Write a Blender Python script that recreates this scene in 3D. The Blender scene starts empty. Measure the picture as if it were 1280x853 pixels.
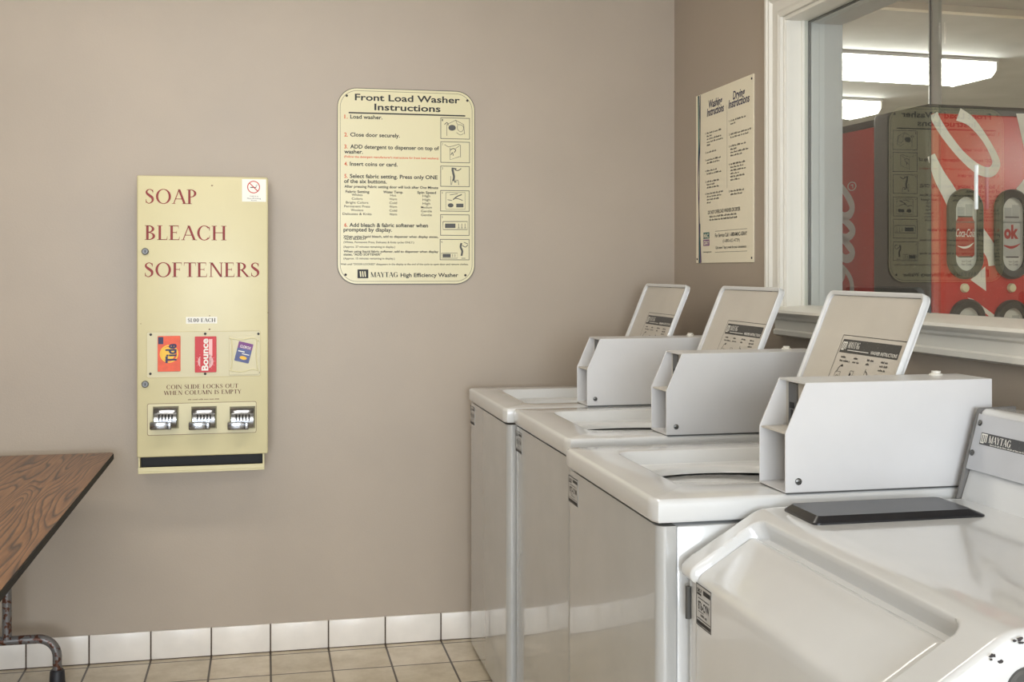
import bpy, bmesh, math, random
from mathutils import Vector, Matrix

random.seed(7)
S = bpy.context.scene
COL = S.collection
R = math.radians

# ------------------------------------------------------------------ camera
F, TH, YH = 1442.7, 0.2112, 337.3
CAM = Vector((-1.5225, -4.1574, 1.3472))
cam = bpy.data.cameras.new('camera')
cam.sensor_width = 36.0
cam.lens = F / 1280 * 36
cam.shift_y = -(426.5 - YH) / 1280
cam.clip_start = 0.05
co = bpy.data.objects.new('camera', cam)
COL.objects.link(co)
co.location = CAM
co.rotation_euler = (math.pi / 2, 0, -TH)
S.camera = co

# ------------------------------------------------------------------ light and exposure
S.view_settings.view_transform = 'Standard'
S.view_settings.look = 'None'
S.view_settings.gamma = 1
S.view_settings.use_curve_mapping = False
S.view_settings.exposure = 0.6
w = bpy.data.worlds.new('world')
S.world = w
w.use_nodes = True
w.node_tree.nodes['Background'].inputs[0].default_value = (0.80, 0.90, 1.0, 1)
w.node_tree.nodes['Background'].inputs[1].default_value = 0.9


def area(name, loc, rot, sx, sy, power, color):
    l = bpy.data.lights.new(name, 'AREA')
    l.shape = 'RECTANGLE'
    l.size, l.size_y = sx, sy
    l.energy = power
    l.color = color
    o = bpy.data.objects.new(name, l)
    COL.objects.link(o)
    o.location = loc
    o.rotation_euler = rot
    return o


# daylight coming through the big window behind the camera
area('daylight', (-1.75, -7.75, 1.45), (R(90), 0, 0), 2.6, 1.85, 165, (0.86, 0.93, 1.0))
LAMP_IN = 6.8       # ceiling tubes in the laundry
LAMP_OUT = 12.0       # ceiling tubes beyond the window


# ------------------------------------------------------------------ helpers
def at(ax, val, u, v):
    """the point of the plane (axis ax = val) seen at photo pixel u, v"""
    s, c = math.sin(TH), math.cos(TH)
    r = (u - 640) / F
    d = Vector((s + r * c, c - r * s, -(v - YH) / F))
    return CAM + d * ((val - CAM[ax]) / d[ax])


def lin(rgb):
    o = []
    for c in rgb:
        c /= 255
        o.append(c / 12.92 if c <= 0.04045 else ((c + 0.055) / 1.055) ** 2.4)
    return (*o, 1)


def mat(name, rgb, rough=0.5, metal=0.0, coat=0.0, mottle=0.0, mscale=6.0, bump=0.0, bscale=200.0,
        speck=None, spscale=60, spthr=0.72, emit=0.0, rvar=0.0):
    m = bpy.data.materials.new(name)
    m.use_nodes = True
    nt = m.node_tree
    b = nt.nodes['Principled BSDF']
    c = lin(rgb)
    b.inputs['Base Color'].default_value = c
    b.inputs['Roughness'].default_value = rough
    b.inputs['Metallic'].default_value = metal
    b.inputs['Coat Weight'].default_value = coat
    b.inputs['Coat Roughness'].default_value = 0.04
    tc = nt.nodes.new('ShaderNodeTexCoord')
    last = None
    if mottle > 0:
        n = nt.nodes.new('ShaderNodeTexNoise')
        n.inputs['Scale'].default_value = mscale
        n.inputs['Detail'].default_value = 6
        nt.links.new(tc.outputs['Object'], n.inputs['Vector'])
        r = nt.nodes.new('ShaderNodeValToRGB')
        r.color_ramp.elements[0].position = 0.3
        r.color_ramp.elements[1].position = 0.7
        r.color_ramp.elements[0].color = tuple(x * (1 - mottle) for x in c[:3]) + (1,)
        r.color_ramp.elements[1].color = tuple(min(1, x * (1 + mottle * .6)) for x in c[:3]) + (1,)
        nt.links.new(n.outputs['Fac'], r.inputs['Fac'])
        last = r.outputs['Color']
        if rvar > 0:
            mr = nt.nodes.new('ShaderNodeMapRange')
            mr.inputs['To Min'].default_value = rough - rvar
            mr.inputs['To Max'].default_value = rough + rvar
            nt.links.new(n.outputs['Fac'], mr.inputs['Value'])
            nt.links.new(mr.outputs['Result'], b.inputs['Roughness'])
    if speck:
        n2 = nt.nodes.new('ShaderNodeTexNoise')
        n2.inputs['Scale'].default_value = spscale
        n2.inputs['Detail'].default_value = 3
        nt.links.new(tc.outputs['Object'], n2.inputs['Vector'])
        r2 = nt.nodes.new('ShaderNodeValToRGB')
        r2.color_ramp.elements[0].position = spthr
        r2.color_ramp.elements[1].position = min(1, spthr + 0.05)
        nt.links.new(n2.outputs['Fac'], r2.inputs['Fac'])
        mx = nt.nodes.new('ShaderNodeMix')
        mx.data_type = 'RGBA'
        nt.links.new(r2.outputs['Color'], mx.inputs[0])
        if last:
            nt.links.new(last, mx.inputs[6])
        else:
            mx.inputs[6].default_value = c
        mx.inputs[7].default_value = lin(speck)
        last = mx.outputs[2]
    if last:
        nt.links.new(last, b.inputs['Base Color'])
    if bump > 0:
        n3 = nt.nodes.new('ShaderNodeTexNoise')
        n3.inputs['Scale'].default_value = bscale
        nt.links.new(tc.outputs['Object'], n3.inputs['Vector'])
        bp = nt.nodes.new('ShaderNodeBump')
        bp.inputs['Strength'].default_value = bump
        bp.inputs['Distance'].default_value = 0.002
        nt.links.new(n3.outputs['Fac'], bp.inputs['Height'])
        nt.links.new(bp.outputs['Normal'], b.inputs['Normal'])
    if emit > 0:
        b.inputs['Emission Color'].default_value = c
        b.inputs['Emission Strength'].default_value = emit
    return m


class MB:
    """collects shapes in world coordinates, builds one mesh"""

    def __init__(self):
        self.v, self.f, self.mi = [], [], []
        self.cur = 0

    def add(self, vs, fs):
        n = len(self.v)
        self.v += [tuple(x) for x in vs]
        self.f += [tuple(i + n for i in f) for f in fs]
        self.mi += [self.cur] * len(fs)
        return self

    def bm(self, bm):
        bm.verts.index_update()
        self.add([v.co.copy() for v in bm.verts], [[v.index for v in f.verts] for f in bm.faces])
        bm.free()
        return self

    def box(self, lo, hi, bev=0.0, seg=2, M=None):
        bm = bmesh.new()
        bmesh.ops.create_cube(bm, size=1)
        lo, hi = Vector(lo), Vector(hi)
        for v in bm.verts:
            v.co = Vector([lo[i] + (v.co[i] + .5) * (hi[i] - lo[i]) for i in range(3)])
        if bev > 0:
            bmesh.ops.bevel(bm, geom=bm.edges[:], offset=bev, segments=seg, profile=.5, affect='EDGES', clamp_overlap=True)
        if M is not None:
            bm.transform(M)
        return self.bm(bm)

    def prism(self, pts, O, ex, ey, n, d, bev=0.0, seg=2):
        """outline pts (2D) in the frame O, ex, ey pushed by d along n"""
        O, ex, ey, n = Vector(O), Vector(ex), Vector(ey), Vector(n)
        bm = bmesh.new()
        a = [bm.verts.new(O + ex * p[0] + ey * p[1]) for p in pts]
        f = bm.faces.new(a)
        r = bmesh.ops.extrude_face_region(bm, geom=[f])
        vs = [g for g in r['geom'] if isinstance(g, bmesh.types.BMVert)]
        bmesh.ops.translate(bm, verts=vs, vec=n * d)
        bmesh.ops.recalc_face_normals(bm, faces=bm.faces[:])
        if bev > 0:
            bmesh.ops.bevel(bm, geom=bm.edges[:], offset=bev, segments=seg, profile=.5, affect='EDGES', clamp_overlap=True)
        return self.bm(bm)

    def lathe(self, prof, O, ax=(0, 0, 1), n=32, sx=1.0, sy=1.0, cap0=True):
        """profile of (radius, height)"""
        O, ax = Vector(O), Vector(ax).normalized()
        e1 = ax.orthogonal().normalized() if abs(ax.z) < .99 else Vector((1, 0, 0))
        e2 = ax.cross(e1)
        vs, fs = [], []
        for r, h in prof:
            for k in range(n):
                a = 2 * math.pi * k / n
                vs.append(O + ax * h + e1 * (r * sx * math.cos(a)) + e2 * (r * sy * math.sin(a)))
        for i in range(len(prof) - 1):
            for k in range(n):
                fs.append((i * n + k, i * n + (k + 1) % n, (i + 1) * n + (k + 1) % n, (i + 1) * n + k))
        if cap0 and prof[0][0] > 1e-5:
            fs.append(tuple(range(n))[::-1])
        if prof[-1][0] > 1e-5:
            fs.append(tuple((len(prof) - 1) * n + k for k in range(n)))
        return self.add(vs, fs)

    def tube(self, pts, r, n=12):
        pts = [Vector(p) for p in pts]
        vs, fs = [], []
        up = None
        for i, p in enumerate(pts):
            t = (pts[min(i + 1, len(pts) - 1)] - pts[max(i - 1, 0)]).normalized()
            if up is None:
                up = t.orthogonal().normalized()
            up = (up - t * up.dot(t)).normalized()
            s = t.cross(up)
            rr = r[i] if isinstance(r, (list, tuple)) else r
            for k in range(n):
                a = 2 * math.pi * k / n
                vs.append(p + up * (rr * math.cos(a)) + s * (rr * math.sin(a)))
        for i in range(len(pts) - 1):
            for k in range(n):
                fs.append((i * n + k, i * n + (k + 1) % n, (i + 1) * n + (k + 1) % n, (i + 1) * n + k))
        fs.append(tuple(range(n))[::-1])
        fs.append(tuple((len(pts) - 1) * n + k for k in range(n)))
        return self.add(vs, fs)

    def grid(self, rows, closed=False):
        n = len(rows[0])
        vs = [p for r in rows for p in r]
        fs = []
        for i in range(len(rows) - 1):
            for k in range(n if closed else n - 1):
                fs.append((i * n + k, i * n + (k + 1) % n, (i + 1) * n + (k + 1) % n, (i + 1) * n + k))
        return self.add(vs, fs)

    # flat print: 2D polygons in frame O, ex, ey
    def polys(self, ps, O, ex, ey):
        O, ex, ey = Vector(O), Vector(ex), Vector(ey)
        for p in ps:
            self.add([O + ex * q[0] + ey * q[1] for q in p], [tuple(range(len(p)))])
        return self

    def mesh2d(self, vf, O, ex, ey):
        O, ex, ey = Vector(O), Vector(ex), Vector(ey)
        return self.add([O + ex * p[0] + ey * p[1] for p in vf[0]], vf[1])

    def build(self, name, m, parent=None, smooth=35, kind=None, label=None):
        me = bpy.data.meshes.new(name)
        off = ORG.get(parent.name, Vector()) if parent else Vector()
        me.from_pydata([Vector(v) - off for v in self.v], [], self.f)
        for mm in (m if isinstance(m, (list, tuple)) else [m]):
            me.materials.append(mm)
        me.polygons.foreach_set('material_index', self.mi)
        bm = bmesh.new()
        bm.from_mesh(me)
        if smooth and not getattr(self, 'flat', False):
            bmesh.ops.recalc_face_normals(bm, faces=bm.faces[:])
        bm.to_mesh(me)
        bm.free()
        if smooth:
            me.shade_smooth()
            me.set_sharp_from_angle(angle=R(smooth))
        me.update()
        o = bpy.data.objects.new(name, me)
        COL.objects.link(o)
        if parent:
            o.parent = parent
            ORG[o.name] = off
        if kind:
            o['kind'] = kind
        if label:
            o['label'] = label
        return o


ORG = {}


def flatmb():
    m = MB()
    m.flat = True
    return m


def thing(name, loc, label, cat, group=None):
    o = bpy.data.objects.new(name, None)
    o.empty_display_size = 0.1
    COL.objects.link(o)
    o.location = loc
    ORG[o.name] = Vector(loc)
    o['label'] = label
    o['category'] = cat
    if group:
        o['group'] = group
    return o


def shell(name, loc=(0, 0, 0)):
    o = bpy.data.objects.new(name, None)
    COL.objects.link(o)
    o.location = loc
    ORG[o.name] = Vector(loc)
    o['kind'] = 'structure'
    return o


def copy_tree(o, parent=None):
    c = o.copy()
    COL.objects.link(c)
    if parent:
        c.parent = parent
    for ch in list(o.children):
        copy_tree(ch, c)
    return c


# ---- 2D shapes
def rect(x0, y0, x1, y1):
    return [(x0, y0), (x1, y0), (x1, y1), (x0, y1)]


def rrect(x0, y0, x1, y1, r, n=8):
    o = []
    for cx, cy, a in ((x1 - r, y1 - r, 0), (x0 + r, y1 - r, 90), (x0 + r, y0 + r, 180), (x1 - r, y0 + r, 270)):
        for k in range(n + 1):
            t = R(a + 90 * k / n)
            o.append((cx + r * math.cos(t), cy + r * math.sin(t)))
    return o


def ell(cx, cy, rx, ry, n=28):
    return [(cx + rx * math.cos(2 * math.pi * k / n), cy + ry * math.sin(2 * math.pi * k / n)) for k in range(n)]


def ring(a, b):
    n = len(a)
    return [[a[i], a[(i + 1) % n], b[(i + 1) % n], b[i]] for i in range(n)]


def arcband(cx, cy, rx, ry, a0, a1, wx, wy, n=22):
    q = []
    for i in range(n + 1):
        t = R(a0 + (a1 - a0) * i / n)
        c, s = math.cos(t), math.sin(t)
        q.append(((cx + rx * c, cy + ry * s), (cx + (rx - wx) * c, cy + (ry - wy) * s)))
    return [[q[i][0], q[i + 1][0], q[i + 1][1], q[i][1]] for i in range(n)]


def catmull(pts, n=8):
    o = []
    P = [pts[0]] + list(pts) + [pts[-1]]
    for i in range(1, len(P) - 2):
        for k in range(n):
            t = k / n
            o.append(tuple(.5 * (2 * P[i][j] + (P[i + 1][j] - P[i - 1][j]) * t +
                                 (2 * P[i - 1][j] - 5 * P[i][j] + 4 * P[i + 1][j] - P[i + 2][j]) * t * t +
                                 (3 * P[i][j] - P[i - 1][j] - 3 * P[i + 1][j] + P[i + 2][j]) * t ** 3)
                           for j in range(len(pts[0]))))
    o.append(tuple(pts[-1]))
    return o


def band(pts, w, n=8, curve=True):
    """pts (x, y) or (x, y, width)"""
    p3 = [(p[0], p[1], p[2] if len(p) > 2 else w) for p in pts]
    q = catmull(p3, n) if curve else p3
    e = []
    for i in range(len(q)):
        a, b = q[max(0, i - 1)], q[min(len(q) - 1, i + 1)]
        dx, dy = b[0] - a[0], b[1] - a[1]
        l = math.hypot(dx, dy) or 1
        nx, ny = -dy / l * q[i][2] / 2, dx / l * q[i][2] / 2
        e.append(((q[i][0] + nx, q[i][1] + ny), (q[i][0] - nx, q[i][1] - ny)))
    return [[e[i][0], e[i + 1][0], e[i + 1][1], e[i][1]] for i in range(len(e) - 1)]


# ---- sans lettering from the built-in font
_fc = {}


def sans(s, bold=0.0, shear=0.0):
    """verts, faces with cap height 1, starting at x = 0; plus width"""
    k = (s, bold, shear)
    if k in _fc:
        return _fc[k]
    c = bpy.data.curves.new('lettering', 'FONT')
    c.body = s
    c.size = 1
    c.offset = bold
    c.shear = shear
    c.resolution_u = 3
    o = bpy.data.objects.new('lettering', c)
    COL.objects.link(o)
    dg = bpy.context.evaluated_depsgraph_get()
    e = o.evaluated_get(dg)
    me = e.to_mesh()
    vs = [(v.co.x, v.co.y) for v in me.vertices]
    fs = [tuple(p.vertices) for p in me.polygons]
    e.to_mesh_clear()
    COL.objects.unlink(o)
    bpy.data.objects.remove(o)
    bpy.data.curves.remove(c)
    x0 = min(p[0] for p in vs)
    x1 = max(p[0] for p in vs)
    cap = 0.73
    vs = [((p[0] - x0) / cap, p[1] / cap) for p in vs]
    _fc[k] = (vs, fs, (x1 - x0) / cap)
    return _fc[k]


def sans_fit(s, width, cap, bold=0.0, shear=0.0):
    vs, fs, wd = sans(s, bold, shear)
    k = width / wd
    return [(x * k, y * cap) for x, y in vs], fs


def fine_print(width, cap, seed=1):
    """strokes for print too small to read"""
    rg = random.Random(seed)
    out, x = [], 0
    st = cap * .75
    while x + st < width:
        for _ in range(rg.randint(3, 6)):
            if x + st * .7 > width:
                break
            out.append(rect(x, 0, x + st * .62, cap * rg.choice((.7, .75, 1.0))))
            x += st
        x += st * .8
    return out


# ---- roman serif capitals
def glyph(ch, T=.145, t=.05):
    P = []

    def se(x, y, wdt):
        h = .035
        yy = (y, y + h) if y < .5 else (y - h, y)
        P.append(rect(x - wdt / 2, yy[0], x + wdt / 2, yy[1]))

    def V(x, wd=T, y0=0, y1=1, s0=1, s1=1):
        P.append(rect(x - wd / 2, y0, x + wd / 2, y1))
        if s0: se(x, y0, wd + .17)
        if s1: se(x, y1, wd + .17)

    def H(x0, x1, y, h=t):
        P.append(rect(x0, y - h / 2, x1, y + h / 2))

    def D(x0, y0, x1, y1, wd):
        P.append([(x0 - wd / 2, y0), (x0 + wd / 2, y0), (x1 + wd / 2, y1), (x1 - wd / 2, y1)])

    def A(*a):
        P.extend(arcband(*a))

    def tick(x, y0, y1):
        P.append([(x - .05, y0), (x, y0), (x, y1), (x - .015, y1)])
    ad = .8
    if ch == 'A':
        D(.09, 0, .42, 1, .06); D(.42, 1, .76, 0, T); H(.2, .62, .34); se(.09, 0, .22); se(.76, 0, .3); ad = .86
    elif ch == 'B':
        V(.15); A(.22, .755, .33, .245, -90, 90, T, t); A(.22, .265, .38, .265, -90, 90, T, t)
        H(.15, .24, .975); H(.15, .24, .52); H(.15, .24, .025); ad = .68
    elif ch in 'CG':
        A(.44, .5, .42, .52, 42, 318, T, t); tick(.76, .84, .66) if 1 else 0
        P.append([(.735, .66), (.765, .66), (.765, .98), (.735, .9)])
        if ch == 'C':
            P.append([(.735, .3), (.765, .34), (.765, .12), (.735, .14)])
        else:
            V(.72, T, .04, .44, 0, 1)
        ad = .84 if ch == 'C' else .9
    elif ch == 'D':
        V(.15); A(.3, .5, .5, .5, -90, 90, T, t); H(.15, .31, .975); H(.15, .31, .025); ad = .88
    elif ch in 'EF':
        V(.15); H(.15, .56, .975); H(.15, .45, .52)
        P.append([(.53, .97), (.56, .97), (.56, .78), (.55, .78)])
        P.append([(.435, .62), (.455, .62), (.455, .42), (.435, .42)])
        if ch == 'E':
            H(.15, .6, .025); P.append([(.56, .03), (.6, .03), (.62, .24), (.605, .24)])
        ad = .69 if ch == 'E' else .63
    elif ch == 'H':
        V(.15); V(.72); H(.15, .72, .52); ad = .88
    elif ch == 'I':
        V(.16); ad = .33
    elif ch == 'K':
        V(.15); D(.2, .42, .64, 1, .06); D(.36, .6, .74, 0, T); se(.64, 1, .24); se(.75, 0, .28); ad = .86
    elif ch == 'L':
        V(.15); H(.15, .58, .025); P.append([(.54, .03), (.58, .03), (.6, .26), (.585, .26)]); ad = .65
    elif ch == 'M':
        V(.12, .06); D(.14, 1, .5, 0, T); D(.5, 0, .86, 1, .06); V(.9, T); ad = 1.04
    elif ch == 'N':
        V(.13, .06); D(.15, 1, .74, 0, T); V(.74, .06, 0, 1, 0, 1); ad = .88
    elif ch in 'O0':
        rx = .46 if ch == 'O' else .3
        A(rx + .03, .5, rx, .52, 0, 360, T, t); ad = 2 * rx + .06
    elif ch in 'PR':
        V(.15); A(.24, .73, .34, .27, -90, 90, T, t); H(.15, .25, .975); H(.15, .25, .485); ad = .64
        if ch == 'R':
            D(.33, .49, .7, 0, T); se(.72, 0, .26); ad = .8
    elif ch in 'S$':
        P.extend(band([(.50, .80, .05), (.42, .93, .06), (.28, .975, .05), (.13, .88, .09), (.12, .72, .13), (.28, .56, .17),
                       (.45, .40, .16), (.47, .20, .12), (.36, .06, .07), (.22, .02, .05), (.10, .12, .05), (.07, .22, .04)], .1, 5))
        P.append([(.47, .72), (.5, .72), (.5, .98), (.47, .93)]); P.append([(.06, .3), (.09, .3), (.09, .06), (.06, .02)])
        if ch == '$': P.append(rect(.27, -.1, .31, 1.1))
        ad = .6
    elif ch == 'T':
        V(.37, T, 0, 1, 1, 0); H(.02, .72, .975); P.append([(.02, .98), (.06, .98), (.035, .76), (.02, .76)])
        P.append([(.68, .98), (.72, .98), (.72, .76), (.705, .76)]); ad = .74
    elif ch == 'U':
        V(.14, T, .3, 1, 0, 1); A(.43, .32, .36, .34, 180, 360, .1, t); V(.765, .06, .3, 1, 0, 1); ad = .9
    elif ch == 'W':
        D(.08, 1, .34, 0, T); D(.34, 0, .56, 1, .06); D(.56, 1, .82, 0, T); D(.82, 0, 1.06, 1, .06)
        se(.08, 1, .3); se(1.06, 1, .22); ad = 1.12
    elif ch == 'Y':
        D(.08, 1, .38, .45, T); D(.38, .45, .68, 1, .06); V(.38, T, 0, .46, 1, 0); se(.08, 1, .3); se(.68, 1, .22); ad = .78
    elif ch == '1':
        V(.2); ad = .4
    elif ch == '.':
        P.append(rect(.03, 0, .15, .12)); ad = .2
    elif ch == ' ':
        ad = .38
    return P, ad


def serif(s, T=.145, gap=.04):
    out, x = [], 0
    for ch in s:
        P, ad = glyph(ch, T)
        out += [[(p[0] + x, p[1]) for p in q] for q in P]
        x += ad + gap
    return out, x


def serif_fit(s, width, cap, T=.145):
    ps, wd = serif(s, T)
    k = width / wd
    return [[(x * k, y * cap) for x, y in p] for p in ps]


# ------------------------------------------------------------------ materials
def tile_floor():
    m = mat('floor_tile', (190, 178, 158), .35)
    nt = m.node_tree
    b = nt.nodes['Principled BSDF']
    tc = nt.nodes.new('ShaderNodeTexCoord')
    mp = nt.nodes.new('ShaderNodeMapping')
    T = 0.2018
    mp.inputs['Location'].default_value = (2.3092 / T + 40, 0.2415 / T + 60, 0)
    mp.inputs['Scale'].default_value = (1 / T, 1 / T, 1)
    nt.links.new(tc.outputs['Object'], mp.inputs['Vector'])
    br = nt.nodes.new('ShaderNodeTexBrick')
    br.offset = 0
    br.squash = 1
    br.inputs['Scale'].default_value = 1
    br.inputs['Brick Width'].default_value = 1
    br.inputs['Row Height'].default_value = 1
    br.inputs['Mortar Size'].default_value = 0.018
    br.inputs['Mortar Smooth'].default_value = 0.15
    br.inputs['Color1'].default_value = lin((222, 210, 190))
    br.inputs['Color2'].default_value = lin((208, 196, 174))
    br.inputs['Mortar'].default_value = lin((82, 70, 58))
    nt.links.new(mp.outputs['Vector'], br.inputs['Vector'])
    n = nt.nodes.new('ShaderNodeTexNoise')
    n.inputs['Scale'].default_value = 9
    n.inputs['Detail'].default_value = 8
    n.inputs['Roughness'].default_value = .7
    nt.links.new(tc.outputs['Object'], n.inputs['Vector'])
    r = nt.nodes.new('ShaderNodeValToRGB')
    r.color_ramp.elements[0].color = (.78, .75, .69, 1)
    r.color_ramp.elements[1].color = (1, 1, 1, 1)
    r.color_ramp.elements[0].position = .35
    r.color_ramp.elements[1].position = .62
    nt.links.new(n.outputs['Fac'], r.inputs['Fac'])
    mx = nt.nodes.new('ShaderNodeMix')
    mx.data_type = 'RGBA'
    mx.blend_type = 'MULTIPLY'
    mx.inputs[0].default_value = 1
    nt.links.new(br.outputs['Color'], mx.inputs[6])
    nt.links.new(r.outputs['Color'], mx.inputs[7])
    nt.links.new(mx.outputs[2], b.inputs['Base Color'])
    bp = nt.nodes.new('ShaderNodeBump')
    bp.inputs['Strength'].default_value = .6
    bp.inputs['Distance'].default_value = .002
    bp.invert = True
    nt.links.new(br.outputs['Fac'], bp.inputs['Height'])
    nt.links.new(bp.outputs['Normal'], b.inputs['Normal'])
    return m


def wood_laminate():
    m = mat('wood_laminate', (120, 78, 48), .33)
    nt = m.node_tree
    b = nt.nodes['Principled BSDF']
    tc = nt.nodes.new('ShaderNodeTexCoord')
    mp = nt.nodes.new('ShaderNodeMapping')
    mp.inputs['Scale'].default_value = (1, .10, 1)
    nt.links.new(tc.outputs['Object'], mp.inputs['Vector'])
    n0 = nt.nodes.new('ShaderNodeTexNoise')
    n0.inputs['Scale'].default_value = 4.6
    n0.inputs['Detail'].default_value = 2.5
    nt.links.new(mp.outputs['Vector'], n0.inputs['Vector'])
    mul = nt.nodes.new('ShaderNodeMath')
    mul.operation = 'MULTIPLY'
    mul.inputs[1].default_value = 44
    nt.links.new(n0.outputs['Fac'], mul.inputs[0])
    fr = nt.nodes.new('ShaderNodeMath')
    fr.operation = 'FRACT'
    nt.links.new(mul.outputs[0], fr.inputs[0])
    r = nt.nodes.new('ShaderNodeValToRGB')
    r.color_ramp.elements[0].color = lin((44, 27, 18))
    r.color_ramp.elements[0].position = 0
    r.color_ramp.elements[1].color = lin((126, 86, 54))
    r.color_ramp.elements[1].position = .22
    e = r.color_ramp.elements.new(.8)
    e.color = lin((148, 104, 66))
    e = r.color_ramp.elements.new(1.0)
    e.color = lin((70, 45, 28))
    nt.links.new(fr.outputs[0], r.inputs['Fac'])
    mp2 = nt.nodes.new('ShaderNodeMapping')
    mp2.inputs['Scale'].default_value = (160, 6, 1)
    nt.links.new(tc.outputs['Object'], mp2.inputs['Vector'])
    n1 = nt.nodes.new('ShaderNodeTexNoise')
    n1.inputs['Scale'].default_value = 1
    n1.inputs['Detail'].default_value = 3
    nt.links.new(mp2.outputs['Vector'], n1.inputs['Vector'])
    r1 = nt.nodes.new('ShaderNodeValToRGB')
    r1.color_ramp.elements[0].color = (.55, .5, .45, 1)
    r1.color_ramp.elements[0].position = .35
    r1.color_ramp.elements[1].color = (1, 1, 1, 1)
    r1.color_ramp.elements[1].position = .6
    nt.links.new(n1.outputs['Fac'], r1.inputs['Fac'])
    mx = nt.nodes.new('ShaderNodeMix')
    mx.data_type = 'RGBA'
    mx.blend_type = 'MULTIPLY'
    mx.inputs[0].default_value = .8
    nt.links.new(r.outputs['Color'], mx.inputs[6])
    nt.links.new(r1.outputs['Color'], mx.inputs[7])
    nt.links.new(mx.outputs[2], b.inputs['Base Color'])
    return m


def pane_glass():
    m = bpy.data.materials.new('window_glass')
    m.use_nodes = True
    nt = m.node_tree
    nt.nodes.remove(nt.nodes['Principled BSDF'])
    out = nt.nodes['Material Output']
    tr = nt.nodes.new('ShaderNodeBsdfTransparent')
    tr.inputs[0].default_value = (.95, .97, .96, 1)
    gl = nt.nodes.new('ShaderNodeBsdfGlossy')
    gl.inputs['Roughness'].default_value = 0
    gl.inputs[0].default_value = (1, 1, 1, 1)
    fr = nt.nodes.new('ShaderNodeFresnel')
    fr.inputs['IOR'].default_value = 1.85
    ge = nt.nodes.new('ShaderNodeNewGeometry')
    inv = nt.nodes.new('ShaderNodeMath')
    inv.operation = 'SUBTRACT'
    inv.inputs[0].default_value = 1
    nt.links.new(ge.outputs['Backfacing'], inv.inputs[1])
    mu = nt.nodes.new('ShaderNodeMath')
    mu.operation = 'MULTIPLY'
    nt.links.new(fr.outputs[0], mu.inputs[0])
    nt.links.new(inv.outputs[0], mu.inputs[1])
    mix = nt.nodes.new('ShaderNodeMixShader')
    nt.links.new(mu.outputs[0], mix.inputs[0])
    nt.links.new(tr.outputs[0], mix.inputs[1])
    nt.links.new(gl.outputs[0], mix.inputs[2])
    nt.links.new(mix.outputs[0], out.inputs['Surface'])
    return m


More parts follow.
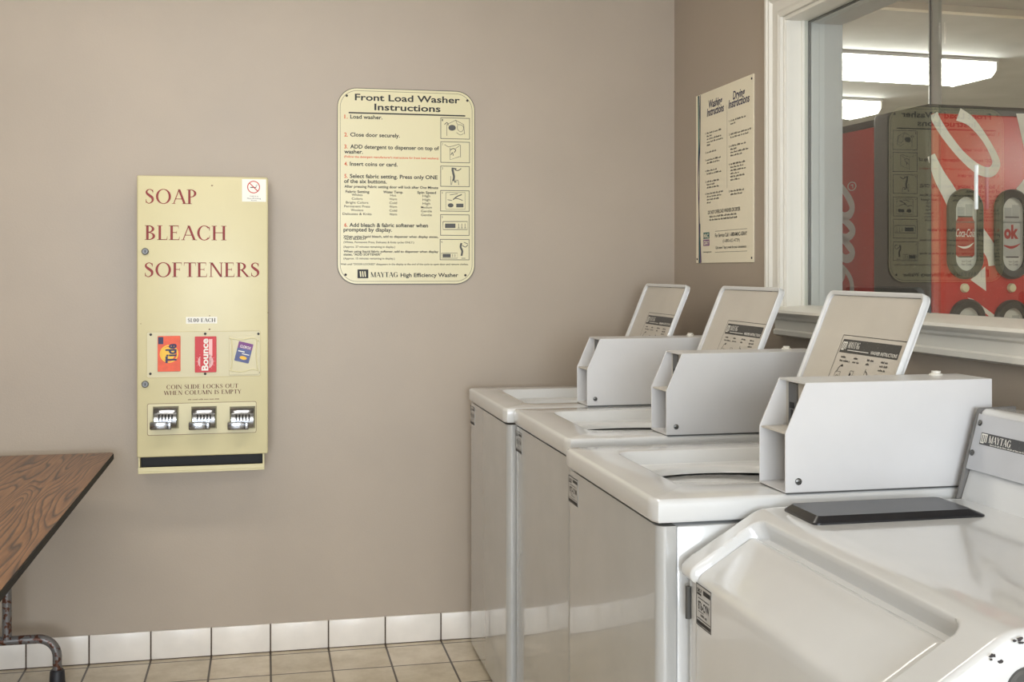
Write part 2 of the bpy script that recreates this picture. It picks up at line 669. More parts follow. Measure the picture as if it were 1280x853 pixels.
M = dict(
    wall=mat('wall_paint', (173, 160, 145), .42, mottle=.06, mscale=2.2, bump=.12, bscale=160, rvar=.06),
    plain=mat('room_white', (205, 200, 190), .7, mottle=.03),
    ceil=mat('ceiling_white', (215, 212, 205), .8, mottle=.03, mscale=4),
    floor=tile_floor(),
    btile=mat('baseboard_tile', (234, 228, 220), .3, mottle=.05, mscale=14, bump=.15, bscale=260),
    grout=mat('grout', (84, 72, 62), .9, mottle=.1),
    trim=mat('white_trim', (226, 223, 214), .35, mottle=.03, mscale=5),
    alu=mat('window_sash', (196, 197, 198), .4),
    seal=mat('dark_seal', (40, 40, 42), .6),
    glass=pane_glass(),
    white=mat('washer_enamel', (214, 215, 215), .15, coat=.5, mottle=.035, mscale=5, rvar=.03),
    front=mat('washer_front_shaded', (174, 174, 172), .2, coat=.8, mottle=.05, mscale=5, rvar=.03),  # washer enamel darkened: shade on the fronts is put into the colour
    meter=mat('meter_case_paint', (208, 207, 207), .30, mottle=.03, mscale=9, rvar=.05),
    meterin=mat('meter_inside', (196, 192, 184), .5, mottle=.10, mscale=12),
    steel=mat('brushed_steel', (110, 110, 110), .45, metal=.8),
    lidin=mat('lid_inside', (200, 194, 184), .35, mottle=.04, mscale=8),
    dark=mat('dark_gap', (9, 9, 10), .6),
    basket=mat('wash_basket', (206, 199, 186), .4, mottle=.35, mscale=40, speck=(92, 84, 76), spscale=50, spthr=.55),
    black=mat('black_print', (30, 29, 30), .55),
    grayink=mat('grey_print', (80, 80, 78), .55),
    inkbar=mat('plate_dark', (62, 62, 62), .4, speck=(150, 150, 150), spscale=420, spthr=.66),
    inkwhite=mat('white_print', (236, 234, 226), .5),
    red=mat('red_print', (196, 40, 30), .55),
    orange=mat('orange_number', (214, 84, 40), .55),
    darkred=mat('dark_red_print', (134, 18, 16), .5),
    brownink=mat('brown_print', (96, 52, 36), .5),
    cream=mat('cream_enamel', (210, 201, 160), .36, mottle=.035, mscale=5, speck=(150, 128, 82), spscale=26, spthr=.76),
    creamdk=mat('cream_edge', (190, 176, 126), .4, mottle=.1, mscale=30),
    signbase=mat('sign_plastic', (219, 211, 172), .3, mottle=.02, mscale=5),
    signedge=mat('sign_border', (190, 180, 140), .45),
    sheet=mat('sheet_board', (242, 234, 210), .4),
    chrome=mat('chrome', (150, 152, 156), .16, metal=1.0),
    plastic=mat('clear_window', (200, 191, 152), .35),
    orangepk=mat('orange_box', (226, 84, 40), .45, mottle=.12, mscale=60),
    yellow=mat('yellow_print', (240, 190, 60), .5),
    redpk=mat('red_box', (196, 32, 40), .45),
    navy=mat('navy_print', (28, 36, 80), .5),
    bluepk=mat('blue_packet', (62, 72, 130), .4, mottle=.25, mscale=60),
    purple=mat('purple_print', (120, 60, 130), .5),
    teal=mat('teal_print', (40, 110, 110), .5),
    pink=mat('pale_pink_print', (240, 190, 190), .5),
    wood=wood_laminate(),
    tedge=mat('table_edge_band', (22, 18, 16), .7, mottle=.2, mscale=60),
    ttube=mat('rusty_grey_tube', (122, 120, 120), .4, metal=.4, speck=(92, 58, 44), spscale=60, spthr=.53),
    rubber=mat('black_rubber', (38, 38, 42), .5),
    blacklid=mat('black_plastic', (30, 30, 34), .3, mottle=.12, mscale=40, speck=(120, 120, 122), spscale=90, spthr=.73),
    consolemetal=mat('console_metal', (196, 197, 200), .3, metal=.25, mottle=.05, mscale=12, speck=(120, 118, 116), spscale=110, spthr=.74),
    scuff=mat('dark_scuff', (58, 54, 56), .7),
    capshade=mat('cap_shade', (112, 110, 108), .4),  # grey of the shadow sliver beside the console facia
    screw=mat('screw_head', (112, 112, 110), .35, metal=.8, speck=(60, 60, 58), spscale=300, spthr=.5),
    vred=mat('vending_red', (200, 30, 24), .28, mottle=.06, mscale=10, speck=(226, 110, 96), spscale=260, spthr=.66),
    vblack=mat('vending_dark', (44, 43, 38), .45, mottle=.2, mscale=30, speck=(122, 118, 104), spscale=280, spthr=.66),
    vwhite=mat('vending_white_print', (232, 226, 218), .4, mottle=.03),
    vring=mat('button_ring', (36, 38, 34), .35, mottle=.15, mscale=40),
    vplate=mat('button_plate', (214, 214, 208), .3),
    vcanr=mat('can_red', (170, 30, 30), .3),
    vcans=mat('can_silver', (186, 186, 184), .3, mottle=.08, mscale=60),
    vgray=mat('pale_grey_print', (176, 178, 176), .4),
    vbtn=mat('cream_button', (228, 220, 184), .3),
    diffuser=mat('lit_diffuser', (255, 251, 238), .5, emit=LAMP_OUT),
    diffuser2=mat('lit_diffuser_inside', (255, 249, 238), .5, emit=LAMP_IN),
    outceil=mat('outer_ceiling', (180, 184, 188), .75, mottle=.12, mscale=3),
    outwall=mat('outer_wall', (190, 184, 170), .7, mottle=.06),
    glare=mat('glare_pale', (226, 232, 234), .08, coat=1),  # pale colour of the glare streak on the pane
)

# ------------------------------------------------------------------ the room
X0, Y0, ZC = -5.2, -7.5, 2.55
WY0, WY1, WZ0, WZ1 = -2.52, -0.945, 1.215, 2.105      # window opening in the right wall
WT = 0.17                                            # thickness of that wall

MB().box((X0 - .1, Y0 - .1, -.1), (5.4, 5.7, 0)).build('floor', M['floor'], kind='structure')
MB().box((X0 - .1, Y0 - .1, ZC), (WT, .1, ZC + .1)).build('ceiling', M['ceil'], kind='structure')
MB().box((X0 - .1, 0, 0), (WT, .1, ZC)).build('wall_back', M['wall'], kind='structure')
MB().box((X0 - .1, Y0, 0), (X0, 0, ZC)).build('wall_left', M['wall'], kind='structure')
b = MB()
b.box((0, Y0, 0), (WT, 0, WZ0)).box((0, Y0, WZ1), (WT, 0, ZC))
b.box((0, WY1, WZ0), (WT, 0, WZ1)).box((0, Y0, WZ0), (WT, WY0, WZ1))
b.build('wall_right', M['wall'], kind='structure')
FX0, FX1, FZ0, FZ1 = -3.1, -.4, .4, 2.3
b = MB()
b.box((X0 - .1, Y0 - .1, 0), (WT, Y0, FZ0)).box((X0 - .1, Y0 - .1, FZ1), (WT, Y0, ZC))
b.box((X0 - .1, Y0 - .1, FZ0), (FX0, Y0, FZ1)).box((FX1, Y0 - .1, FZ0), (WT, Y0, FZ1))
b.build('wall_front', M['wall'], kind='structure')

# cove of white tiles along the back wall
b = MB()
T = .2018
x = -2.3092 - 7 * T
while x < -.02:
    hi = min(x + T - .0022, -.001)
    if hi - x > .01 and x > X0 - T:
        b.box((max(x + .0022, X0), -.010, .003), (hi, -.0005, .1), .0025, 2)
    x += T
b.cur = 1
b.box((X0, -.007, 0), (0, 0, .097))
b.build('baseboard_back', [M['btile'], M['grout']], kind='structure')

# ---- window in the right wall
wn = shell('window_1', (0, WY1, WZ0))


def casing_profile(w0):
    # across the casing: distance from the opening, depth out of the wall
    return [(0, 0), (0, .012), (.012, .016), (.022, .012), (.05, .014), (.058, .022), (.066, .022), (.07, .026), (.082, .026), (.088, .02), (.088, 0)]


def frame_loop(prof, y0, y1, z0, z1, m, name, parent, bottom=False):
    rows = []
    for d, h in prof:
        rows.append([(-h, y1 + d, z0 - (d if bottom else 0)), (-h, y1 + d, z1 + d), (-h, y0 - d, z1 + d), (-h, y0 - d, z0 - (d if bottom else 0))])
    g = MB()
    g.grid(rows)
    return g.build(name, m, parent, smooth=20)


frame_loop(casing_profile(0), WY0, WY1, WZ0 + .004, WZ1, M['trim'], 'casing', wn)
# jamb lining: room side deep reveal and the sash beyond the glass
b = MB()
GX = .078
for (ya, yb) in ((WY1 - .012, WY1), (WY0, WY0 + .012)):
    b.box((-.003, ya, WZ0), (GX, yb, WZ1), .0015, 1)
b.box((-.003, WY0 + .012, WZ1 - .012), (GX, WY1 - .012, WZ1), .0015, 1)
b.box((.0, WY1 - .016, WZ0), (.012, WY1 - .012, WZ1 - .012))
b.box((.05, WY1 - .018, WZ0), (.058, WY1 - .012, WZ1 - .012))
b.build('jamb', M['trim'], wn)
b = MB()
b.box((GX - .006, WY1 - .016, WZ0), (GX + .002, WY1 - .0122, WZ1 - .012))
b.box((GX - .006, WY0 + .0122, WZ1 - .016), (GX + .002, WY1 - .0122, WZ1 - .0122))
b.build('seal', M['seal'], wn)
b = MB()
b.box((GX + .002, WY1 - .02, WZ0), (WT + .012, WY1, WZ1), .002, 1)
b.box((GX + .002, WY0, WZ0), (WT + .012, WY0 + .02, WZ1), .002, 1)
b.box((GX + .002, WY0 + .02, WZ1 - .02), (WT + .012, WY1 - .02, WZ1), .002, 1)
b.box((GX + .002, WY0 + .02, WZ0), (WT + .012, WY1 - .02, WZ0 + .02), .002, 1)
b.build('sash_frame', M['alu'], wn)
# sill with a moulded front
pr = [(GX + .002, .026), (.0, .022), (-.030, .018), (-.046, .013), (-.050, .006), (-.046, 0), (-.036, -.006), (-.034, -.012), (-.024, -.018), (-.022, -.044),
      (-.028, -.048), (-.028, -.060), (-.016, -.066), (0, -.066)]
b = MB()
b.grid([[(p[0], WY1 + .014, WZ0 + p[1]), (p[0], WY0 - .014, WZ0 + p[1])] for p in pr])
for ye in (WY1 + .014, WY0 - .014):
    b.add([(p[0], ye, WZ0 + p[1]) for p in pr], [tuple(range(len(pr)))])
b.build('sill', M['trim'], wn, smooth=30)
# two sliding panes that overlap in the middle
YM0, YM1 = at(0, .07, 1163, 200).y, at(0, .07, 1178, 200).y
p = MB().box((.060, YM1, WZ0 + .026), (.066, WY1 - .0125, WZ1 - .0125)).build('pane', M['glass'], wn, smooth=0)
q = MB().box((.070, WY0 + .0125, WZ0 + .026), (.076, YM0, WZ1 - .0125)).build('pane', M['glass'], wn, smooth=0)
MB().box((.0672, YM0 - .004, WZ0 + .026), (.0695, YM0, WZ1 - .0125)).build('pane_edge_strip', M['seal'], wn, smooth=0)
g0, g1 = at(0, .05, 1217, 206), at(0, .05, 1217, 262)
MB().box((.053, g0.y - .004, g1.z), (.060, g0.y + .004, g0.z), .002, 2).build('glare_streak', M['glare'], wn, label='clear plastic pull strip on the glass')  # vertical glare on the pane, built as a thin pale strip

# ---- window behind the camera
w2 = shell('window_2', (FX0, Y0, FZ0))
b = MB()
for xx in (FX0, (FX0 + FX1) / 2 - .03, FX1 - .06):
    b.box((xx, Y0 - .08, FZ0), (xx + .06, Y0 - .02, FZ1), .004, 1)
b.build('mullion', M['trim'], w2)
b = MB()
for zz in (FZ0, FZ1 - .06):
    b.box((FX0, Y0 - .078, zz), (FX1, Y0 - .022, zz + .06), .004, 1)
b.build('rail', M['trim'], w2)

# ---- the vending hall beyond the window
MB().box((WT, -6.1, 2.55), (5.4, 5.7, 2.65)).build('ceiling_outside', M['outceil'], kind='structure')
MB().box((5.3, -6.1, 0), (5.4, 5.6, 2.55)).build('wall_outside_right', M['outwall'], kind='structure')
MB().box((-2, 5.6, 0), (5.4, 5.7, 2.55)).build('wall_outside_back', M['outwall'], kind='structure')
MB().box((-2.1, .1, 0), (-2, 5.7, 2.55)).build('wall_outside_left', M['outwall'], kind='structure')
MB().box((WT, -6.2, 0), (5.4, -6.1, 2.55)).build('wall_outside_front', M['outwall'], kind='structure')
MB().box((-2.1, .1, 2.55), (WT, 5.7, 2.65)).build('ceiling_outside_left', M['outceil'], kind='structure')
pq = CAM + Vector((0, 0, 0))
pd0 = at(1, .13, 1165, 100)
ps0 = at(1, .13, 1178, 100)
pst = thing('steel_post', ((pd0.x + ps0.x) / 2, .15, 0), 'slim grey post rising to the ceiling behind the red drinks machine', 'post')
MB().box((pd0.x, .13, 0), (ps0.x, .16, 2.55), .006, 2).build('post_tube', M['alu'], pst)
MB().box((pd0.x - .03, .10, 0), (ps0.x + .03, .20, .008), .002, 1).build('base_flange', M['alu'], pst)
P1, P2 = at(2, 2.53, 1090, 5), at(2, 2.53, 1280, 18)
d = (P2 - P1).normalized()
nrm = Vector((-d.y, d.x, 0))
b = MB()
A0, A1 = P1 - d * 1.0, P1 + d * 3.9
b.prism([(-.0, 0), (.05, 0), (.05, .012), (.0, .03)], A0 + Vector((0, 0, -.01)), nrm, (0, 0, 1), d, (A1 - A0).length)
b.build('trim_1', M['trim'], kind='structure')


def ceiling_light(p0, ex, ey, L, W, zc, dm, label, group=None, h=.09):
    t = thing('ceiling_light', (*(p0 + ex * (L / 2) + ey * (W / 2)).xy, zc - h), label, 'ceiling light', group)
    z = Vector((0, 0, 1))
    o = Vector((p0.x, p0.y, zc - h))
    MB().prism(rrect(0, .0, W, .022, .005, 2), o + z * (h - .022), ey, z, ex, L).build('housing', M['alu'], t)
    pr = [(.02, h - .022), (.02, .03), (.05, .006), (W / 2 - .01, 0), (W / 2 + .01, 0), (W - .05, .006), (W - .02, .03), (W - .02, h - .022)]
    MB().prism(pr, o + ex * .012, ey, z, ex, L - .024).build('diffuser', dm, t, label='lit ribbed diffuser')
    for k in (0, L - .011):
        b = MB()
        b.prism([(.012, h - .022), (.012, .03), (.05, -.002), (W - .05, -.002), (W - .012, .03), (W - .012, h - .022)], o + ex * k, ey, z, ex, .011)
        b.build('end_cap', M['alu'], t)
    return t


EX = Vector((math.cos(R(4)), math.sin(R(4)), 0))
EY = Vector((-EX.y, EX.x, 0))
c1 = at(2, 2.45, 1249, 95)
ceiling_light(c1 - EX * 2.5, EX, EY, 2.5, .46, 2.55, M['diffuser'], 'long glowing ceiling light seen through the window, nearest above the red machine', h=.1)
c2 = at(2, 2.45, 1104, 141)
ceiling_light(c2 - EX * 2.5, EX, EY, 2.5, .46, 2.55, M['diffuser'], 'glowing ceiling light farther back, low at the window left edge', h=.1)
ceiling_light(Vector((1.6, -3.3, 0)), Vector((1, 0, 0)), Vector((0, 1, 0)), 2.4, .46, 2.55, M['diffuser'], 'added unseen hall light brightening the red machine front and window sash', h=.1)  # added fixture out of view, lights the sash and machine front
ceiling_light(Vector((-2.9, -4.4, 0)), Vector((1, 0, 0)), Vector((0, 1, 0)), 2.2, .3, ZC, M['diffuser2'], 'ceiling light in the laundry room over the place one stands')
ceiling_light(Vector((-2.9, -1.5, 0)), Vector((1, 0, 0)), Vector((0, 1, 0)), 2.2, .3, ZC, M['diffuser2'], 'added unseen laundry light brightening the back wall and washer tops')  # added fixture out of view, evens the light on wall and washers

# ------------------------------------------------------------------ top-loading washers
ENX = Vector((1, 0, 0))
XF, YF, YN, H = -.826, -1.507, -2.152, .925
XB = -.13
GROUP = 'top loading washers in a row'
wa = thing('washing_machine', (XF, YF, 0), 'white top loading washer with the largest raised lid, beside the sloped washer', 'washing machine', GROUP)

# cabinet body and wrapped front panel
b = MB()
b.box((XF + .045, YN + .006, .03), (XB - .01, YF - .006, .875), .004, 2)
b.build('cabinet', M['white'], wa)
b = MB()
fx, sx = XF + .007, XF + .043
cr = .018
out = [(sx, YN + .004), (fx + cr, YN + .004)]
for k in range(1, 8):
    a = R(90 * k / 8)
    out.append((fx + cr - cr * math.sin(a), YN + .004 + cr - cr * math.cos(a)))
out.append((fx, YN + .004 + cr))
out.append((fx, YF - .004 - cr))
for k in range(1, 8):
    a = R(90 * k / 8)
    out.append((fx + cr - cr * math.cos(a), YF - .004 - cr + cr * math.sin(a)))
out += [(fx + cr, YF - .004), (sx, YF - .004)]
b.prism(out, (0, 0, .02), (1, 0, 0), (0, 1, 0), (0, 0, 1), .856)
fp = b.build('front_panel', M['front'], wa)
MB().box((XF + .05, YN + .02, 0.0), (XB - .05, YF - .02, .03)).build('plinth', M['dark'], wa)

# deck: rounded top with a recess and an oval tub opening, built as concentric rings
N = 160


def rr_ray(x0, y0, x1, y1, r, c, a):
    """point of a rounded rectangle seen from c at angle a"""
    dx, dy = math.cos(a), math.sin(a)
    hx = (x1 - c[0]) if dx > 0 else (c[0] - x0)
    hy = (y1 - c[1]) if dy > 0 else (c[1] - y0)
    t = min(hx / abs(dx) if abs(dx) > 1e-9 else 1e9, hy / abs(dy) if abs(dy) > 1e-9 else 1e9)
    px, py = c[0] + dx * t, c[1] + dy * t
    if r > 0:
        qx = x1 - r if px > x1 - r else (x0 + r if px < x0 + r else None)
        qy = y1 - r if py > y1 - r else (y0 + r if py < y0 + r else None)
        if qx is not None and qy is not None:
            ox, oy = c[0] - qx, c[1] - qy
            bq = ox * dx + oy * dy
            disc = bq * bq - (ox * ox + oy * oy - r * r)
            t = -bq + math.sqrt(max(disc, 0))
            px, py = c[0] + dx * t, c[1] + dy * t
    return px, py


RX0, RX1, RY0, RY1 = XF + .098, XF + .50, YN + .128, YF - .088   # recess
cc = ((RX0 + RX1) / 2, (RY0 + RY1) / 2 + .0)
OC, ORX, ORY = (XF + .284, YF - .293), .186, .150
angs = []
for k in range(N):
    angs.append(2 * math.pi * k / N)


def loop(kind, g, z):
    pts = []
    for a in angs:
        if kind == 'o':
            pts.append((OC[0] + (ORX + g) * math.cos(a), OC[1] + (ORY + g) * math.sin(a), z))
        elif kind == 'r':
            pts.append((*rr_ray(RX0 - g, RY0 - g, RX1 + g, RY1 + g, .03 + max(g, -.015), cc, a), z))
        else:
            pts.append((*rr_ray(XF - g, YN - g, XB + g, YF + g, .013 + max(g, -.012), cc, a), z))
    return pts


zl = H - .018
def ledge(y):
    # the recess is deeper at the far side
    return H - (.006 + .028 * max(0, min(1, (y - RY0) / (RY1 - RY0))))


def onledge(L_, dz):
    return [(p[0], p[1], min(ledge(p[1]) + dz, H - .0005)) for p in L_]


rows = [onledge(loop('o', -.004, 0), -.016), onledge(loop('o', -.002, 0), -.010), onledge(loop('o', .003, 0), -.003), onledge(loop('o', .010, 0), 0),
        onledge(loop('r', -.022, 0), .001), onledge(loop('r', -.012, 0), .004), loop('r', -.003, H - .003), loop('r', 0, H - .0006), loop('r', .004, H), loop('d', -.009, H + .0008), loop('d', -.004, H - .0006),
        loop('d', -.001, H - .004), loop('d', 0, H - .009), loop('d', .001, H - .038), loop('d', -.002, H - .042), loop('d', -.02, H - .042)]
MB().grid(rows, closed=True).build('deck', M['white'], wa, smooth=40)
# tub seen through the opening
tb = MB()
O = Vector((OC[0], OC[1], 0))
tb.lathe([(.176, zl - .026), (.196, zl - .027), (.196, zl - .3), (.19, zl - .42), (.06, zl - .43), (0, zl - .43)], O, n=48, cap0=False)
tb = tb.build('wash_tub', M['dark'], wa)
bk = MB()
prf = [(.194, -.050), (.188, -.040), (.174, -.040), (.162, -.050), (.158, -.085), (.166, -.11), (.168, -.38), (.0, -.39)]
bk.lathe([(r, zl + h) for r, h in prf], O, n=48, cap0=False)
bk.build('wash_basket', M['basket'], tb)
ag = MB()
ag.lathe([(.11, zl - .385), (.07, zl - .35), (.045, zl - .2), (.036, zl - .14), (.02, zl - .13), (0, zl - .13)], O, n=24)
for k in range(4):
    a = R(45 + 90 * k)
    ag.box((.03, -.006, zl - .385), (.12, .006, zl - .28), .004, 1, M=Matrix.Translation(O) @ Matrix.Rotation(a, 4, 'Z'))
ag.build('agitator', M['meter'], tb)

# lid, opened past vertical
TL = R(22.3)
LB = Vector((math.sin(TL), 0, math.cos(TL)))      # up the lid
LN = Vector((-math.cos(TL), 0, math.sin(TL)))     # out of its underside
LA = Vector((0, -1, 0))                           # far to near
LO = Vector((XF + .497, YF - .09, H - .004))
LW, LL = .418, .402
b = MB()
b.prism(rrect(0, 0, LW, LL, .022, 6), LO, LA, LB, LN, .006)
op = rrect(0, 0, LW, LL, .022, 6)
o1 = rrect(.0015, .0015, LW - .0015, LL - .0015, .021, 6)
o2 = rrect(.0045, .0045, LW - .0045, LL - .0045, .020, 6)
o3 = rrect(.010, .010, LW - .010, LL - .010, .015, 6)
LP = lambda p, h: LO + LA * p[0] + LB * p[1] + LN * h
b.grid([[LP(p, .004) for p in op], [LP(p, .014) for p in op], [LP(p, .0165) for p in o1], [LP(p, .0165) for p in o2], [LP(p, .012) for p in o3], [LP(p, .005) for p in o3]], closed=True)
lid = b.build('lid', M['white'], wa, smooth=50)
b = MB()
b.prism(rrect(.0105, .0105, LW - .0105, LL - .0105, .0145, 6), LO + LN * .006, LA, LB, LN, .0015)
b.build('lid_liner', M['lidin'], lid)


def lidp(u, v):
    # photo pixel to lid face coordinates
    s, c = math.sin(TH), math.cos(TH)
    r = (u - 640) / F
    d = Vector((s + r * c, c - r * s, -(v - YH) / F))
    P0 = LO + LN * .009
    t = (P0 - CAM).dot(LN) / d.dot(LN)
    q = CAM + d * t - P0
    return q.dot(LA), q.dot(LB)


a0, b1 = lidp(1054.4, 418.3)
a1, _ = lidp(1134.5, 426)
LZ = LO + LN * .0082
bt = max(b1 - .22, .03)
b = flatmb()
b.polys(ring(rect(a0, bt, a1, b1), rect(a0 + .0013, bt + .0013, a1 - .0013, b1 - .0013)), LZ, LA, LB)
wl = a1 - a0
h0, h1 = b1 - .042, b1 - .010
# four little pictures under the bar with captions
for i, (cap, k) in enumerate((('1 LOAD WASHER EVENLY', 0), ('2 ADD SOAP OR BLEACH', 1), ('3 CLOSE LID', 2), ('4 INSERT COINS PUSH SLIDE IN', 3))):
    xx = a0 + wl * (.09 + .215 * i)
    ws = cap.split(' ')
    lines = [' '.join(ws[:2]), ' '.join(ws[2:4])] if len(ws) < 6 else [' '.join(ws[:2]), ' '.join(ws[2:4]), ' '.join(ws[4:])]
    for j, ln in enumerate([l for l in lines if l]):
        b.polys(fine_print(.0033 * len(ln) + .004, .0048, i * 7 + j), LZ + LA * xx + LB * (h0 - .012 - .009 * j), LA, LB)
    yb = h0 - .075
    lw = .0014
    if k == 0:
        ps = band([(0, 0), (0, .03), (.022, .03), (.022, 0), (0, 0)], lw, 1, False) + band([(.004, .03), (.010, .042), (.02, .046)], .002) + band([(.006, .008), (.016, .008), (.016, .02), (.006, .02), (.006, .008)], lw, 3)
        ps.append(ell(.019, .045, .004, .003, 10))
    elif k == 1:
        ps = band([(0, 0), (.002, .016), (.02, .016), (.018, 0), (0, 0)], lw, 1, False) + band([(.004, .018), (.006, .036), (.02, .036), (.018, .02)], lw, 1, False)
        ps += [ell(.008, .009, .005, .004, 10), ell(.008, .026, .003, .005, 8)]
    elif k == 2:
        ps = band([(-.004, 0), (0, .012), (.024, .012), (.026, 0)], .002, 1, False) + band([(.005, .016), (.009, .045)], lw, 1, False) + band([(.010, .04), (.02, .034), (.023, .02)], .0022)
        ps.append([(.019, .022), (.027, .022), (.023, .014)])
    else:
        ps = band([(-.004, 0), (0, .012), (.026, .012), (.028, 0)], .002, 1, False) + band([(0, .026), (.008, .03), (.014, .022), (.022, .034), (.03, .03)], .003) + band([(.018, .018), (.028, .020)], .003)
    b.polys(ps, LZ + LA * xx + LB * yb, LA, LB)
lab = b.build('lid_label_print', M['black'], lid, smooth=0, label='printed instruction label under the lid')
b = flatmb()
b.polys([rect(a0 + .008, h0, a1 - .014, h1)], LZ - LN * .0001, LA, LB)
b.build('label_bar', M['inkbar'], lid, smooth=0, label='dark bar of the lid label with white lettering')


def maytag_logo(b, sz, O, ex, ey):
    """white square with three slanted bars punched as dark stays outside"""
    ps = []
    n = 7
    for i in range(n):
        x0, x1 = sz * i / n, sz * (i + 1) / n
        if i % 2 == 0:
            ps.append([(x0, .12 * sz), (x1, .12 * sz), (x1, .88 * sz), (x0, .88 * sz)])
    ps += [rect(0, .88 * sz, sz, sz), rect(0, 0, sz * .6, .12 * sz)]
    b.polys(ps, O, ex, ey)


b = flatmb()
maytag_logo(b, .020, LZ + LN * .0002 + LA * (a0 + .012) + LB * (h0 + .006), LA, LB)
b.polys(serif_fit('MAYTAG', wl * .19, .015, .2), LZ + LN * .0002 + LA * (a0 + .038) + LB * (h0 + .012), LA, LB)
b.polys([rect(a0 + .042, h0 + .006, a0 + wl * .5, h0 + .0075)], LZ + LN * .0002, LA, LB)
b.mesh2d(sans_fit('WASHER INSTRUCTIONS', wl * .40, .008, .01), LZ + LN * .0002 + LA * (a1 - .018 - wl * .40) + LB * (h0 + .004), LA, LB)
b.build('label_lettering', M['inkwhite'], lid, smooth=0)

# coin meter case on the near side of the deck
BX0 = XF + .258
BXB = XF + .693
BY0, BY1 = YN + .002, YN + .120
BZ0, BZ1, BZ2 = H + .003, H + .115, H + .209
sl = .042
tk = .0035
prof = [(BX0, BZ0), (BX0, BZ1), (BX0 + sl, BZ2), (BXB, BZ2), (BXB, BZ0)]
b = MB()
for ya in (BY0, BY1 - tk):
    b.prism(prof, (0, ya, 0), (1, 0, 0), (0, 0, 1), (0, 1, 0), tk, .0008, 1)
b.box((BX0 + sl, BY0 + tk, BZ2 - tk), (BXB, BY1 - tk, BZ2))
b.box((BXB - tk, BY0 + tk, BZ0), (BXB, BY1 - tk, BZ2 - tk))
b.box((BX0, BY0 + tk, BZ0), (BXB - tk, BY1 - tk, BZ0 + tk))
mc = b.build('meter_case', M['meter'], wa)
b = MB()
b.box((BX0 + .003, BY0 + tk, BZ1 - .003), (BXB - tk, BY1 - tk, BZ1), 0)
b.build('coin_shelf', M['lidin'], mc)
b = MB()
b.box((BX0 + .056, BY0 + tk, BZ1), (BX0 + .060, BY1 - tk, BZ2 - tk))
b.build('back_plate', M['meterin'], mc)
b = MB()
b.box((BX0 + .16, BY0 + tk, BZ0 + tk), (BX0 + .164, BY1 - tk, BZ1 - .003))
b.build('back_plate', M['meterin'], mc)
b = MB()
yk = BY1 - .034
b.box((BX0 + .0535, yk - .022, BZ1 + .003), (BX0 + .056, yk + .016, BZ2 - .008), .001, 1)
cs = b.build('coin_slide', M['steel'], mc)
b = MB()
b.box((BX0 + .0525, yk - .004, BZ1 + .012), (BX0 + .0537, yk + .004, BZ1 + .034), .0005, 1)
b.box((BX0 + .0525, yk - .009, BZ1 + .036), (BX0 + .0537, yk + .009, BZ1 + .048), .0005, 1)
b.build('keyhole', M['dark'], cs) if False else b.build('keyhole', M['dark'], mc)
b = MB()
b.lathe([(.0065, 0), (.0065, .002), (.004, .0035), (0, .0035)], (BX0 + .026, BY0, BZ0 + .021), (0, -1, 0), 20)
b.build('screw', M['screw'], mc)
b = MB()
b.lathe([(.013, 0), (.013, .003), (.009, .005), (.009, .009), (0, .009)], (BXB - .065, BY1 - .028, BZ2), (0, 0, 1), 24)
b.build('case_lock', M['trim'], mc)
b = MB()
b.box((BX0 + .002, BY0 - .0015, BZ0 - .002), (BXB - .01, BY1, BZ0), 0)
b.build('case_gasket', M['grayink'], mc)


# number sticker on a front face: far edge y0 to near edge y1
def sticker(parent, X, y0, y1, z0, z1, num):
    Wd, Hh = abs(y1 - y0), z1 - z0
    O = Vector((X, y0, z0))
    ex, ey = Vector((0, -1, 0)), Vector((0, 0, 1))
    s = MB()
    s.prism(rect(0, 0, Wd, Hh), O, ex, ey, (-1, 0, 0), .0006)
    s = s.build('number_sticker', M['front'], parent, smooth=0, label='pale service sticker with a machine number')
    b = flatmb()
    O2 = O + Vector((-.0008, 0, 0))
    t = Wd * .025
    b.polys(ring(rect(0, 0, Wd, Hh), rect(t, t, Wd - t, Hh - t)), O2, ex, ey)
    b.polys([rect(Wd * .05, Hh * .04, Wd * .95, Hh * .13), rect(Wd * .05, Hh * .17, Wd * .95, Hh * .19), rect(Wd * .14, Hh * .66, Wd * .86, Hh * .68),
             rect(Wd * .14, Hh * .345, Wd * .5, Hh * .36)], O2, ex, ey)
    b.mesh2d(sans_fit('CMC-F', Wd * .3, Hh * .09, .03), O2 + ex * Wd * .06 + ey * Hh * .81, ex, ey)
    b.polys([rect(Wd * .06, Hh * .74, Wd * .34, Hh * .79), rect(Wd * .48, Hh * .80, Wd * .94, Hh * .91)], O2, ex, ey)
    b.mesh2d(sans_fit(num, Wd * .74, Hh * .21, .02), O2 + ex * Wd * .13 + ey * Hh * .40, ex, ey)
    b.polys(fine_print(Wd * .4, Hh * .06, 5), O2 + ex * Wd * .3 + ey * Hh * .25, ex, ey)
    b.build('sticker_print', M['black'], s, smooth=0)


p0, p1, p2 = at(0, fx, 704.6, 586.8), at(0, fx, 719.8, 595.6), at(0, fx, 704.8, 621.2)
sticker(fp, fx, YF - .010, YF - .092, p2.z, p0.z - .004, '8T5-CYM')

w1 = copy_tree(wa)
w1.location = (-.811, -.093, 0)
w1['label'] = 'white top loading washer farthest back, tucked against the back wall'
w2_ = copy_tree(wa)
w2_.location = (-.787, -.742, 0)
w2_['label'] = 'white top loading washer in the middle of the three with raised lids'

# ------------------------------------------------------------------ sloped front-loading washer
NY0, NY1 = -2.172, -2.925
fw = thing('front_load_washer', (-.77, NY0, 0), 'white sloped front loading washer with black dispenser flap at lower right', 'washing machine')
PR = [(-.10, .911), (-.60, .911), (-.632, .909), (-.648, .903), (-.770, .829), (-.783, .819), (-.789, .808), (-.786, .797), (-.774, .790)]


